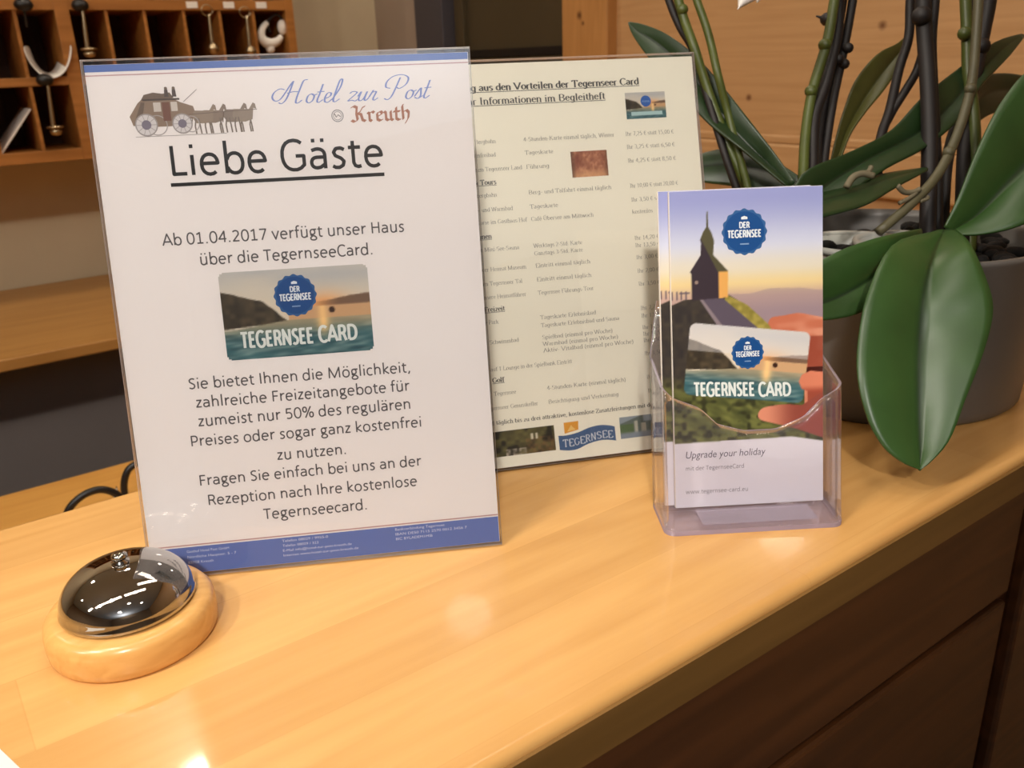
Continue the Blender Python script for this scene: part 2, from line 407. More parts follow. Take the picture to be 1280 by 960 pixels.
def key(x, ztop, zbot, label, ring=True, end='disc', dx=0.006):
    """hotel key: black knob on the rail, metal shaft and a heavy foot"""
    y = KY0 - 0.022
    t = thing('room_key', label, 'key', (x, y, zbot), 0, 'room keys in the pigeonholes')
    h = ztop - zbot
    b = MB()
    if ring:
        b.ball((0, 0.004, h), 0.018, 0.016, 0.013)
        b.build('leather_knob', M['black'], t)
    else:
        pts = [(0.013 * math.cos(a), 0.006, h + 0.004 + 0.012 * math.sin(a)) for a in np.linspace(0.0, 2 * PI, 15)]
        b.tube(pts, 0.0013, 6, sub=1); b.build('split_ring', M['steel'], t)
    b = MB(); b.tube([(-dx * .3, 0, h - 0.004), (0, 0, h * .55), (dx * .3, 0, 0.012)], [0.0032, 0.0045, 0.0052], 8); b.build('shaft', M['steel'], t)
    b = MB()
    if end == 'disc':
        b.lathe([(0.001, 0.0), (0.010, 0.002), (0.012, 0.006), (0.013, 0.011), (0.006, 0.014), (0.001, 0.016)], n=16)
        b.lathe([(0.004, 0.014), (0.017, 0.0165), (0.017, 0.0195), (0.004, 0.022)], n=16)
    else:
        b.ball((0, 0, 0.010), 0.0125, 0.0125, 0.014)
        b.lathe([(0.004, 0.009), (0.0145, 0.0095), (0.0145, 0.013), (0.004, 0.0135)], n=16)
    b.build('foot', M['steel'], t)
    return t
key(0.452, 1.531, 1.425, 'metal room key with black knob hanging just above the white notice’s top left corner', dx=-0.01)
key(0.353, 1.383, 1.268, 'metal room key hanging in the lowest row of the key cabinet', dx=-0.012)
key(0.725, 1.518, 1.428, 'metal room key with ball end, left of the two hanging side by side at right', ring=False, end='ball', dx=-0.004)
key(0.815, 1.514, 1.420, 'metal room key with split ring and ball end, next to the white figure', ring=False, end='ball', dx=-0.004)
t = thing('room_key', 'black key knob on the upper rail above the curled paper', 'key', (0.343, KY0 - 0.017, 1.520), 0, 'room keys in the pigeonholes')
b = MB(); b.ball((0, 0, 0.012), 0.019, 0.016, 0.013); b.build('leather_knob', M['black'], t)
b = MB(); b.tube([(0, 0.006, 0.004), (0, 0.012, -0.02), (0, 0.014, -0.03)], 0.003, 8); b.build('shaft', M['black'], t)

# curled paper and leaning card
def onY(px, py, Y):
    p = PT(px, py, 1.0) - CAM
    return CAM + p * (Y / p.y)
b = MB()
outer = [(28, 57), (33, 71), (43, 87), (56, 97), (72, 98), (84, 87), (89, 70), (90, 52)]
inner = [(37, 56), (41, 72), (49, 85), (58, 92), (66, 89), (71, 78), (73, 68), (75, 58)]
V = [onY(x, y, KY0 - 0.014) for (x, y) in outer] + [onY(x, y, KY0 + 0.085) for (x, y) in inner]
n_ = len(outer)
b.add(V, [(i, i + 1, n_ + i + 1, n_ + i) for i in range(n_ - 1)], 0, True)
o = b.build('curled_paper', M['white']); sb = o.modifiers.new('sub', 'SUBSURF'); sb.levels = sb.render_levels = 3
so = o.modifiers.new('solid', 'SOLIDIFY'); so.thickness = 0.0008
tag(o, 'white sheet of paper curled into a U in a pigeonhole of the key cabinet', 'paper')
b = MB()
A, B = onY(39, 137, KY0 + 0.02), onY(3, 193, KY0 + 0.02)
b.add([A, B, B + Vector((0.0, 0.12, 0.0)), A + Vector((0.0, 0.12, 0.0))], [(0, 1, 2, 3)])
o = b.build('envelope', M['white']); so = o.modifiers.new('solid', 'SOLIDIFY'); so.thickness = 0.004
tag(o, 'white envelope leaning diagonally in the bottom left pigeonhole', 'envelope')
# white figure
c = onY(338, 45, KY0 + 0.02)
t = thing('key_figure', 'white cord figure with round beads in the last pigeonhole beside the wall', 'key fob', c)
def q(px, py): 
    p = onY(px, py, KY0 + 0.02) - c
    return (p.x, p.y, p.z)
b = MB(); b.tube([q(334, 28), (q(328, 36)), q(327, 47), q(335, 54), q(346, 52), q(352, 45)], [.006, .008, .011, .013, .010, .006], 10); b.build('body', M['white'], t)
b = MB(); b.ball(q(353, 34), 0.013, 0.012, 0.018); b.build('head', M['white'], t)
b = MB(); b.ball(q(338, 61), 0.011); b.build('bead', M['white'], t)
b = MB(); b.tube([q(353, 24), q(345, 18), q(334, 28), q(338, 40)], 0.003, 6); b.build('cord', M['black'], t)

# ------------------------------------------------------------------ lamps in the ceiling
lamp_spots = [(0.33, 1.88), (1.20, 1.76), (0.78, 1.35), (-0.45, 1.95), (-1.70, 0.45), (-0.97, 0.31), (-0.44, 0.29), (0.25, 0.28), (0.66, 0.66), (-0.74, -0.98), (-0.07, -0.35), (0.42, -0.70), (-1.4, 1.4)]
glow = bpy.data.materials.new('lamp_glow'); glow.use_nodes = True
em = glow.node_tree.nodes.new('ShaderNodeEmission'); em.inputs[0].default_value = (1.0, 0.9, 0.76, 1); em.inputs[1].default_value = LAMP_GLOW
glow.node_tree.links.new(em.outputs[0], glow.node_tree.nodes['Material Output'].inputs[0])
row_glow = glow.copy(); row_glow.name = 'row_lamp_glow'
for nd in row_glow.node_tree.nodes:
    if nd.type == 'EMISSION': nd.inputs[1].default_value = 7.0
for i, (x, y) in enumerate(lamp_spots):
    big = 2.0 if -1.8 < x < 0.7 and 0.2 < y < 0.7 else 1.0
    if big > 1:
        t = thing('ceiling_lamp', 'flat oblong ceiling lamp in the row above the counter edge', 'lamp', (x, y, 2.5), 0, 'oblong lamps above the counter')
        b = MB(); b.box(-0.30, 0.30, -0.075, -0.06, -0.03, 0); b.box(-0.30, 0.30, 0.06, 0.075, -0.03, 0); b.box(-0.315, -0.30, -0.075, 0.075, -0.03, 0); b.box(0.30, 0.315, -0.075, 0.075, -0.03, 0)
        b.build('frame', M['white'], t)
        b = MB(); b.box(-0.30, 0.30, -0.06, 0.06, -0.026, -0.022); b.build('lamp_glass', row_glow, t)
        continue
    t = thing('ceiling_downlight', 'round recessed ceiling downlight in the room ceiling', 'lamp', (x, y, 2.5), 0, 'ceiling downlights')
    b = MB(); b.lathe([(0.058, -0.001), (0.072, -0.001), (0.072, -0.008), (0.058, -0.012), (0.055, -0.004)], n=28, caps=False); b.build('trim_ring', M['white'], t)
    b = MB(); b.lathe([(0.001, -0.0125), (0.055, -0.0125), (0.055, -0.0135), (0.001, -0.0135)], n=28); b.build('lamp_glass', glow, t)
for (x, y, pw) in ((0.33, 1.88, 0.45), (1.20, 1.76, 0.5), (0.78, 1.35, 0.3), (-0.45, 1.95, 0.5)):
    area_light('downlight_beam', (x, y, 2.48), (x, y, 0), 0.10, BACK_POWER * pw, (1.0, 0.86, 0.68))

# ------------------------------------------------------------------ printing: flat ink on paper, in millimetres
class Ink:
    def __init__(s): s.v = []; s.f = []; s.c = []
    def poly(s, pts, col, layer=1):
        b0 = len(s.v); c = lin(col)
        s.k = getattr(s, 'k', 0) + 1; dp = -0.04 * layer - 0.001 * (s.k % 30)   # strokes laid over each other, a micron apart
        for (x, y) in pts: s.v.append((x, dp, y)); s.c.append(c)
        s.f.append(list(range(b0, b0 + len(pts))))
    def rect(s, x0, x1, y0, y1, col, layer=1): s.poly([(x0, y0), (x1, y0), (x1, y1), (x0, y1)], col, layer)
    def disc(s, x, y, rx, col, layer=1, ry=None, n=28, wob=0.0, k=0):
        ry = ry or rx
        s.poly([(x + rx * (1 + wob * math.cos(k * t)) * math.cos(t), y + ry * (1 + wob * math.cos(k * t)) * math.sin(t)) for t in [2 * PI * i / n for i in range(n)]], col, layer)
    def ring(s, x, y, r, wd, col, layer=1, n=24):
        for i in range(n):
            a, c_ = 2 * PI * i / n, 2 * PI * (i + 1) / n
            s.poly([(x + r * math.cos(a), y + r * math.sin(a)), (x + r * math.cos(c_), y + r * math.sin(c_)),
                    (x + (r - wd) * math.cos(c_), y + (r - wd) * math.sin(c_)), (x + (r - wd) * math.cos(a), y + (r - wd) * math.sin(a))], col, layer)
    def line(s, pts, wd, col, layer=1):
        for (p, q_) in zip(pts[:-1], pts[1:]):
            dx, dy = q_[0] - p[0], q_[1] - p[1]; l = math.hypot(dx, dy) or 1
            nx, ny = -dy / l * wd / 2, dx / l * wd / 2
            s.poly([(p[0] + nx, p[1] + ny), (p[0] - nx, p[1] - ny), (q_[0] - nx, q_[1] - ny), (q_[0] + nx, q_[1] + ny)], col, layer)
    def nib(s, pts, wd, ang, tmin, col, layer=1):
        cx, cy = math.cos(ang) * wd / 2, math.sin(ang) * wd / 2
        for (p, q_) in zip(pts[:-1], pts[1:]):
            s.poly([(p[0] + cx, p[1] + cy), (p[0] - cx, p[1] - cy), (q_[0] - cx, q_[1] - cy), (q_[0] + cx, q_[1] + cy)], col, layer)
        s.line(pts, tmin, col, layer)
    def raster(s, fn, x0, x1, y0, y1, nx, ny, layer=1, keep=None):
        xs = np.linspace(x0, x1, nx); ys = np.linspace(y0, y1, ny)
        X, Y = np.meshgrid(xs, ys)
        hx = (x1 - x0) / nx / 3; hy = (y1 - y0) / ny / 3
        C = sum(np.clip(fn(X + i * hx, Y + j * hy), 0, 255) for i in (-1, 0, 1) for j in (-1, 0, 1)) / 9 / 255.0
        C = np.where(C <= 0.04045, C / 12.92, ((C + 0.055) / 1.055) ** 2.4)
        b0 = len(s.v)
        for j in range(ny):
            for i in range(nx):
                s.v.append((X[j, i], -0.04 * layer, Y[j, i])); s.c.append((C[j, i, 0], C[j, i, 1], C[j, i, 2], 1))
        for j in range(ny - 1):
            for i in range(nx - 1):
                if keep is not None and not keep((X[j, i] + X[j + 1, i + 1]) / 2, (Y[j, i] + Y[j + 1, i + 1]) / 2): continue
                a = b0 + j * nx + i
                s.f.append([a, a + 1, a + nx + 1, a + nx])
    def text(s, txt, x0, x1, y, cap, col, layer=1, bold=0.0, slant=0.0):
        """lettering fitted between x0 and x1 on baseline y with capital height cap"""
        cu = bpy.data.curves.new('lettering', 'FONT'); cu.body = txt; cu.size = 1.0; cu.offset = bold; cu.shear = slant; cu.resolution_u = 3
        ob = bpy.data.objects.new('lettering', cu); COL.objects.link(ob)
        dg = bpy.context.evaluated_depsgraph_get(); dg.update()
        me = bpy.data.meshes.new_from_object(ob.evaluated_get(dg))
        bpy.data.objects.remove(ob); bpy.data.curves.remove(cu)
        co = np.array([v.co[:] for v in me.vertices]).reshape(-1, 3)
        if len(co) == 0: return
        mn, mxx = co[:, 0].min(), co[:, 0].max()
        sx = (x1 - x0) / (mxx - mn); sy = cap / 0.727
        b0 = len(s.v); c = lin(col)
        for p in co: s.v.append((x0 + (p[0] - mn) * sx, -0.04 * layer, y + p[1] * sy)); s.c.append(c)
        for f in me.polygons: s.f.append([b0 + i for i in f.vertices])
        bpy.data.meshes.remove(me)
    def build(s, name, mat, parent, fn):
        me = bpy.data.meshes.new(name)
        me.from_pydata([fn((x * .001, y * .001, z * .001)) for (x, y, z) in s.v], [], s.f)
        at = me.color_attributes.new('ink', 'FLOAT_COLOR', 'POINT')
        at.data.foreach_set('color', np.array(s.c, dtype=np.float32).ravel())
        me.materials.append(mat); me.update()
        o = bpy.data.objects.new(name, me); COL.objects.link(o); o.parent = parent
        return o

def catmull(pts, sub=6):
    out = []
    for i in range(len(pts) - 1):
        p0 = pts[max(i - 1, 0)]; p1 = pts[i]; p2 = pts[i + 1]; p3 = pts[min(i + 2, len(pts) - 1)]
        for k in range(sub):
            t = k / sub
            out.append(tuple(0.5 * (2 * p1[j] + (p2[j] - p0[j]) * t + (2 * p0[j] - 5 * p1[j] + 4 * p2[j] - p3[j]) * t * t + (3 * p1[j] - p0[j] - 3 * p2[j] + p3[j]) * t ** 3) for j in (0, 1)))
    out.append(tuple(pts[-1]))
    return out

def arc(cx, cy, rx, ry, a0, a1, n=9):
    return [(cx + rx * math.cos(math.radians(a0 + (a1 - a0) * i / n)), cy + ry * math.sin(math.radians(a0 + (a1 - a0) * i / n))) for i in range(n + 1)]

# a small book face: x height .45, capitals .66; strokes drawn with an upright broad nib
def serif(x, y, wd=.09): return [(x - wd, y), (x + wd, y)]
def bowl(cx, rx): return arc(cx, .225, rx, .225, 90, 450, 12)
G = {}
def g(ch, adv, *st): G[ch] = (adv, st)
g('a', .44, arc(.2, .32, .13, .13, 160, 0, 6) + [(.33, .06), (.40, .02)], arc(.2, .13, .14, .12, 60, 330, 8))
g('b', .5, [(.1, .68), (.1, .02)], bowl(.26, .18)); g('c', .44, arc(.24, .225, .18, .225, 45, 320, 9))
g('d', .5, [(.39, .68), (.39, 0), (.46, 0)], bowl(.24, .17), [(.32, .68), (.39, .68)])
g('e', .44, [(.07, .26), (.38, .26)] + arc(.23, .225, .16, .225, 10, 325, 9))
g('f', .33, arc(.26, .55, .11, .12, 30, 180, 5) + [(.15, 0)], [(.04, .44), (.28, .44)], serif(.15, 0))
g('g', .5, bowl(.24, .16), [(.38, .44), (.38, -.08)] + arc(.23, -.08, .15, .12, 0, -160, 6), [(.38, .42), (.46, .44)])
g('h', .5, [(.1, .68), (.1, 0)], arc(.25, .28, .14, .17, 170, 0, 6) + [(.39, 0)], serif(.1, 0), serif(.39, 0))
g('i', .27, [(.06, .44), (.13, .44), (.13, 0)], serif(.13, 0), [(.13, .58), (.13, .65)])
g('j', .27, [(.13, .44), (.13, -.1), (.03, -.18)], [(.13, .58), (.13, .65)])
g('k', .5, [(.1, .68), (.1, 0)], [(.38, .44), (.12, .2)], [(.2, .27), (.42, 0)], serif(.1, 0), serif(.42, 0))
g('l', .27, [(.06, .68), (.13, .68), (.13, 0)], serif(.13, 0))
g('m', .76, [(.1, .44), (.1, 0)], arc(.23, .29, .13, .16, 170, 0, 5) + [(.36, 0)], arc(.5, .29, .13, .16, 170, 0, 5) + [(.64, 0)], serif(.1, 0), serif(.36, 0), serif(.64, 0))
g('n', .5, [(.1, .44), (.1, 0)], arc(.25, .28, .14, .17, 170, 0, 6) + [(.39, 0)], serif(.1, 0), serif(.39, 0), [(.03, .44), (.1, .44)])
g('o', .48, bowl(.24, .18)); g('p', .5, [(.1, .44), (.1, -.2)], bowl(.26, .17), serif(.1, -.2)); g('q', .5, bowl(.24, .17), [(.39, .44), (.39, -.2)])
g('r', .35, [(.1, .44), (.1, 0)], arc(.24, .3, .13, .14, 160, 60, 4), serif(.1, 0))
g('s', .38, [(.3, .38)] + arc(.18, .34, .11, .11, 60, 250, 5) + arc(.19, .12, .12, .12, 80, -150, 6))
g('t', .3, [(.13, .58), (.13, .08), (.18, .01), (.27, .04)], [(.03, .44), (.26, .44)])
g('u', .5, [(.1, .44)] + arc(.24, .16, .14, .16, 180, 360, 6) + [(.38, .44), (.38, 0), (.45, 0)])
g('v', .46, [(.06, .44), (.23, 0), (.4, .44)]); g('w', .7, [(.05, .44), (.19, 0), (.34, .44), (.5, 0), (.65, .44)])
g('x', .46, [(.07, .44), (.39, 0)], [(.39, .44), (.07, 0)]); g('y', .46, [(.06, .44), (.23, 0)], [(.4, .44), (.2, -.1), (.08, -.18)]); g('z', .42, [(.06, .44), (.36, .44), (.06, 0), (.37, 0)])
g('A', .7, [(.05, 0), (.33, .66), (.62, 0)], [(.17, .24), (.5, .24)], serif(.05, 0), serif(.62, 0))
g('B', .64, [(.14, 0), (.14, .66)], [(.14, .66)] + arc(.34, .5, .18, .16, 90, -90, 6) + [(.14, .34)], arc(.36, .17, .2, .17, 90, -90, 6) + [(.14, 0)])
g('C', .64, arc(.36, .33, .28, .33, 40, 320, 12)); g('E', .6, [(.54, .56), (.54, .66), (.14, .66), (.14, 0), (.56, 0), (.56, .12)], [(.14, .34), (.42, .34)])
g('F', .56, [(.52, .54), (.52, .66), (.14, .66), (.14, 0)], [(.14, .34), (.4, .34)], serif(.14, 0)); g('G', .7, arc(.36, .33, .28, .33, 40, 340, 12) + [(.62, .28)], [(.5, .28), (.68, .28)])
g('H', .72, [(.13, 0), (.13, .66)], [(.58, 0), (.58, .66)], [(.13, .34), (.58, .34)], serif(.13, 0), serif(.58, 0), serif(.13, .66), serif(.58, .66))
g('I', .34, [(.17, 0), (.17, .66)], serif(.17, 0), serif(.17, .66)); g('K', .7, [(.13, 0), (.13, .66)], [(.55, .66), (.14, .3)], [(.26, .4), (.6, 0)], serif(.13, 0), serif(.6, 0), serif(.13, .66))
g('L', .6, [(.13, .66), (.13, 0), (.54, 0), (.54, .14)], serif(.13, .66)); g('M', .86, [(.12, 0), (.12, .66), (.42, .04), (.72, .66), (.72, 0)], serif(.12, 0), serif(.72, 0)); g('N', .72, [(.12, 0), (.12, .66), (.58, 0), (.58, .66)], serif(.12, 0), serif(.58, .66))
g('P', .58, [(.14, 0), (.14, .66)], [(.14, .66)] + arc(.33, .49, .19, .17, 90, -90, 6) + [(.14, .32)], serif(.14, 0)); g('R', .66, [(.14, 0), (.14, .66)], [(.14, .66)] + arc(.33, .5, .19, .16, 90, -90, 6) + [(.14, .34)], [(.3, .34), (.6, 0)], serif(.14, 0))
g('S', .54, [(.44, .55)] + arc(.27, .49, .18, .17, 50, 250, 6) + arc(.27, .17, .2, .17, 80, -150, 7)); g('T', .62, [(.06, .54), (.06, .66), (.56, .66), (.56, .54)], [(.31, .66), (.31, 0)], serif(.31, 0))
g('V', .7, [(.05, .66), (.34, 0), (.63, .66)], serif(.05, .66), serif(.63, .66)); g('W', .94, [(.05, .66), (.26, 0), (.47, .66), (.68, 0), (.88, .66)], serif(.05, .66), serif(.88, .66)); g('Z', .6, [(.08, .54), (.08, .66), (.5, .66), (.06, 0), (.53, 0), (.53, .12)])
g('0', .5, arc(.25, .33, .18, .33, 0, 360, 12)); g('1', .5, [(.12, .55), (.26, .66), (.26, 0)], serif(.26, 0)); g('2', .5, arc(.25, .48, .17, .18, 160, -30, 6) + [(.07, 0), (.42, 0)])
g('3', .5, arc(.23, .5, .15, .16, 150, -80, 6) + arc(.24, .17, .17, .17, 80, -150, 6)); g('4', .5, [(.33, 0), (.33, .66), (.04, .2), (.45, .2)]); g('5', .5, [(.42, .66), (.14, .66), (.12, .38)] + arc(.23, .2, .18, .2, 110, -140, 7))
g('6', .5, [(.38, .64)] + arc(.32, .3, .25, .3, 120, 200, 3) + arc(.25, .2, .17, .2, 190, 550, 9)); g('7', .5, [(.06, .66), (.43, .66), (.2, 0)]); g('8', .5, arc(.25, .5, .14, .16, 0, 360, 9), arc(.25, .17, .17, .17, 0, 360, 9)); g('9', .5, arc(.25, .46, .17, .2, 0, 360, 9), [(.42, .44), (.3, .1), (.12, .02)])
g('€', .52, arc(.32, .33, .2, .33, 45, 315, 9), [(.03, .38), (.4, .38)], [(.03, .27), (.38, .27)])
g('-', .33, [(.05, .22), (.28, .22)]); g('.', .25, [(.12, 0), (.12, .07)]); g(',', .25, [(.13, .06), (.12, -.01), (.07, -.12)]); g('&', .76, arc(.3, .52, .12, .14, -60, 240, 7) + [(.65, 0)], arc(.3, .17, .22, .17, 120, 350, 7) + [(.6, .38)])
g('(', .33, arc(.4, .25, .28, .46, 120, 240, 6)); g(')', .33, arc(-.08, .25, .28, .46, 60, -60, 6)); g("'", .2, [(.1, .66), (.1, .5)])
for a_, base in (('ä', 'a'), ('ö', 'o'), ('ü', 'u')):
    G[a_] = (G[base][0], G[base][1] + ([(.15, .56), (.15, .64)], [(.31, .56), (.31, .64)]))
G['é'] = (G['e'][0], G['e'][1] + ([(.2, .54), (.3, .66)],))
G['Ü'] = (.7, ([(.13, .66), (.13, .2)] + arc(.34, .2, .21, .2, 180, 360, 6) + [(.55, .66)], [(.25, .74), (.25, .82)], [(.43, .74), (.43, .82)]))
G['ß'] = (.5, ([(.12, 0), (.12, .5)] + arc(.25, .52, .13, .14, 180, 0, 4) + [(.25, .36)], arc(.25, .18, .16, .18, 90, -120, 6)))

def book(ink, txt, x0, y, size, col, x1=None, wd=.075, tmin=.028, under=False, layer=1):
    """book-face lettering at left edge x0 on baseline y (fitted up to x1 when given)"""
    tot = sum(.26 if ch == ' ' else G[ch][0] for ch in txt)
    sx = size if x1 is None else (x1 - x0) / tot
    x = x0
    for ch in txt:
        if ch == ' ': x += .26 * sx; continue
        adv, st = G[ch]
        for p in st:
            ink.nib([(x + a * sx, y + c * size) for (a, c) in p], wd * sx, 0, tmin * size, col, layer)
        x += adv * sx
    if under: ink.rect(x0, x, y - .16 * size, y - .10 * size, col, layer)
    return x

# a humanist sans drawn with an even pen: x height .47, capitals .64, ascenders .70
SA = {}
def sg(ch, adv, *st): SA[ch] = (adv / 1000.0, st)
def el(cx, cy, rx, ry, a0, a1, n=14):
    out = []
    for i in range(n + 1):
        t = math.radians(a0 + (a1 - a0) * i / n); c, s_ = math.cos(t), math.sin(t)
        out.append((cx + rx * math.copysign(abs(c) ** .9, c), cy + ry * math.copysign(abs(s_) ** .9, s_)))
    return out
XH = .43
sg('a', 479, [(.09, .40)] + el(.22, .29, .155, .14, 115, 0, 8) + [(.375, .0)], [(.375, .25), (.22, .25)] + el(.2, .135, .125, .115, 90, 270, 8) + [(.27, .03), (.375, .10)])
sg('b', 525, [(.11, .70), (.11, 0)], el(.29, .215, .17, .215, 160, -160, 16))
sg('d', 525, [(.415, .70), (.415, 0)], el(.235, .215, .17, .215, 20, 340, 16))
sg('c', 423, el(.25, .215, .18, .215, 50, 310, 12)); sg('e', 498, [(.08, .235), (.425, .235)] + el(.25, .215, .175, .215, 5, 312, 14))
sg('f', 305, [(.29, .67)] + el(.235, .56, .10, .12, 70, 180, 5) + [(.135, 0)], [(.03, .43), (.28, .43)])
sg('g', 471, el(.215, .285, .13, .145, 0, 360, 14), [(.2, .43), (.44, .43)], [(.12, .19), (.10, .12), (.17, .07), (.33, .05)] + el(.25, -.075, .17, .105, 60, -240, 10) + [(.14, .03)])
sg('h', 525, [(.11, .70), (.11, 0)], [(.11, .30)] + el(.27, .28, .145, .15, 130, 0, 7) + [(.415, 0)])
sg('i', 229, [(.115, .43), (.115, 0)], [(.115, .575), (.115, .655)]); sg('k', 455, [(.11, .70), (.11, 0)], [(.39, .43), (.13, .22), (.42, 0)]); sg('l', 229, [(.115, .70), (.115, 0)])
sg('m', 799, [(.11, .47), (.11, 0)], [(.11, .30)] + el(.25, .28, .13, .15, 130, 0, 7) + [(.38, 0)], [(.38, .30)] + el(.535, .28, .13, .15, 130, 0, 7) + [(.69, 0)])
sg('n', 525, [(.11, .47), (.11, 0)], [(.11, .30)] + el(.27, .28, .145, .15, 130, 0, 7) + [(.415, 0)])
sg('o', 527, el(.263, .215, .185, .215, 0, 360, 18)); sg('p', 525, [(.11, .47), (.11, -.19)], el(.29, .215, .17, .215, 160, -160, 16)); sg('r', 349, [(.11, .47), (.11, 0)], [(.11, .28), (.17, .38), (.24, .43), (.33, .42)])
sg('s', 391, [(.33, .39), (.25, .43), (.15, .42), (.095, .34), (.13, .265), (.25, .205), (.31, .14), (.285, .05), (.2, .005), (.12, .01), (.06, .045)])
sg('t', 335, [(.135, .57), (.135, .1), (.165, .03), (.23, .005), (.3, .02)], [(.03, .43), (.3, .43)]); sg('u', 525, [(.11, .47), (.11, .16)] + el(.255, .15, .145, .15, 180, 310, 7) + [(.415, .13)], [(.415, .47), (.415, 0)])
sg('v', 452, [(.04, .47), (.226, 0), (.41, .47)]); sg('w', 715, [(.045, .47), (.195, 0), (.357, .45), (.52, 0), (.67, .47)]); sg('z', 395, [(.06, .43), (.33, .43), (.06, .035), (.345, .035)])
sg('A', 579, [(.03, 0), (.29, .64), (.55, 0)], [(.12, .2), (.46, .2)]); sg('C', 533, el(.32, .32, .245, .32, 48, 312, 14)); sg('F', 459, [(.42, .605), (.12, .605), (.12, 0)], [(.12, .32), (.39, .32)])
sg('G', 631, el(.335, .32, .26, .32, 50, 318, 14) + [(.545, .10), (.545, .30), (.37, .30)]); sg('H', 623, [(.12, .64), (.12, 0)], [(.505, .64), (.505, 0)], [(.12, .34), (.505, .34)]); sg('I', 252, [(.126, .64), (.126, 0)])
sg('L', 420, [(.12, .64), (.12, .035), (.40, .035)]); sg('M', 855, [(.12, 0), (.14, .62), (.427, .02), (.715, .62), (.735, 0)]); sg('P', 517, [(.12, 0), (.12, .605), (.27, .605)] + el(.29, .43, .155, .175, 90, -90, 9) + [(.12, .255)])
sg('R', 543, [(.12, 0), (.12, .605), (.27, .605)] + el(.29, .455, .145, .15, 90, -90, 9) + [(.12, .305)], [(.26, .305), (.36, .26), (.48, 0)])
sg('S', 459, [(.39, .57), (.3, .61), (.18, .6), (.10, .52), (.12, .41), (.24, .33), (.35, .26), (.38, .15), (.32, .05), (.2, .02), (.07, .07)]); sg('T', 487, [(.03, .605), (.46, .605)], [(.244, .605), (.244, 0)])
sg('0', 507, el(.253, .32, .185, .31, 0, 360, 18)); sg('1', 507, [(.09, .52), (.265, .62), (.265, .03)], [(.09, .03), (.43, .03)]); sg('2', 507, [(.08, .55)] + el(.24, .46, .155, .155, 120, -30, 8) + [(.09, .035), (.43, .035)])
sg('4', 507, [(.36, 0), (.36, .62), (.05, .19), (.46, .19)]); sg('5', 507, [(.40, .605), (.13, .605), (.11, .35)] + el(.235, .2, .175, .18, 95, -130, 9)); sg('7', 507, [(.06, .605), (.43, .605), (.18, 0)])
sg('.', 252, [(.125, -.01), (.125, .075)]); sg(',', 250, [(.14, .07), (.13, 0), (.07, -.11)]); sg('%', 715, el(.17, .48, .11, .15, 0, 360, 10), el(.545, .155, .11, .15, 0, 360, 10), [(.52, .66), (.19, -.02)])
sg('E', 488, [(.42, .605), (.12, .605), (.12, .035), (.42, .035)], [(.12, .33), (.38, .33)]); sg('N', 646, [(.12, 0), (.12, .62), (.52, .02), (.52, .64)]); sg('D', 615, [(.12, .035), (.12, .605), (.27, .605)] + el(.27, .32, .27, .285, 90, -90, 12) + [(.12, .035)])
sg('-', 306, [(.05, .24), (.25, .24)])
for a_, base in (('ä', 'a'), ('ö', 'o'), ('ü', 'u')):
    w_ = SA[base][0]; SA[a_] = (w_, SA[base][1] + ([(w_ / 2 - .1, .575), (w_ / 2 - .1, .655)], [(w_ / 2 + .1, .575), (w_ / 2 + .1, .655)]))
def sans(ink, txt, x0, x1, y, col, pen=.082, layer=1, vs=None):
    """even-pen lettering fitted between x0 and x1; letter height follows the width unless vs (mm per em) is given"""
    tot = sum(.226 if ch == ' ' else SA[ch][0] for ch in txt)
    sx = (x1 - x0) / (tot - .14); sy = vs or sx; x = x0 - .07 * sx; pw = pen * (sx + sy) / 2
    for ch in txt:
        if ch == ' ': x += .226 * sx; continue
        adv, st = SA[ch]
        for p in st:
            q_ = [(x + a * sx, y + c * sy) for (a, c) in p]
            ink.line(q_, pw, col, layer)
            for v_ in q_[1:-1]: ink.disc(v_[0], v_[1], pw / 2, col, layer, n=8)
        x += adv * sx

# pictures printed on the signs and the leaflet
def vnoise(X, Y, fx, fy, seed=0):
    r = np.random.RandomState(seed); tb = r.rand(64, 64)
    x = X * fx; y = Y * fy
    xi = np.floor(x).astype(int); yi = np.floor(y).astype(int); tx = x - xi; ty = y - yi
    tx = tx * tx * (3 - 2 * tx); ty = ty * ty * (3 - 2 * ty)
    f = lambda i, j: tb[(xi + i) % 64, (yi + j) % 64]
    return (f(0, 0) * (1 - tx) + f(1, 0) * tx) * (1 - ty) + (f(0, 1) * (1 - tx) + f(1, 1) * tx) * ty
def mixc(A, B, t): return A * (1 - t[..., None]) + np.array(B, float) * t[..., None]
def flat(c, X): return np.ones(X.shape + (3,)) * np.array(c, float)
def sstep(a, b, x):
    t = np.clip((x - a) / (b - a), 0, 1); return t * t * (3 - 2 * t)
def inpoly(X, Y, P):
    r = np.zeros(X.shape, bool); n = len(P)
    for i in range(n):
        x0, y0 = P[i]; x1, y1 = P[(i + 1) % n]
        c = ((y0 > Y) != (y1 > Y)) & (X < (x1 - x0) * (Y - y0) / ((y1 - y0) or 1e-9) + x0)
        r ^= c
    return r
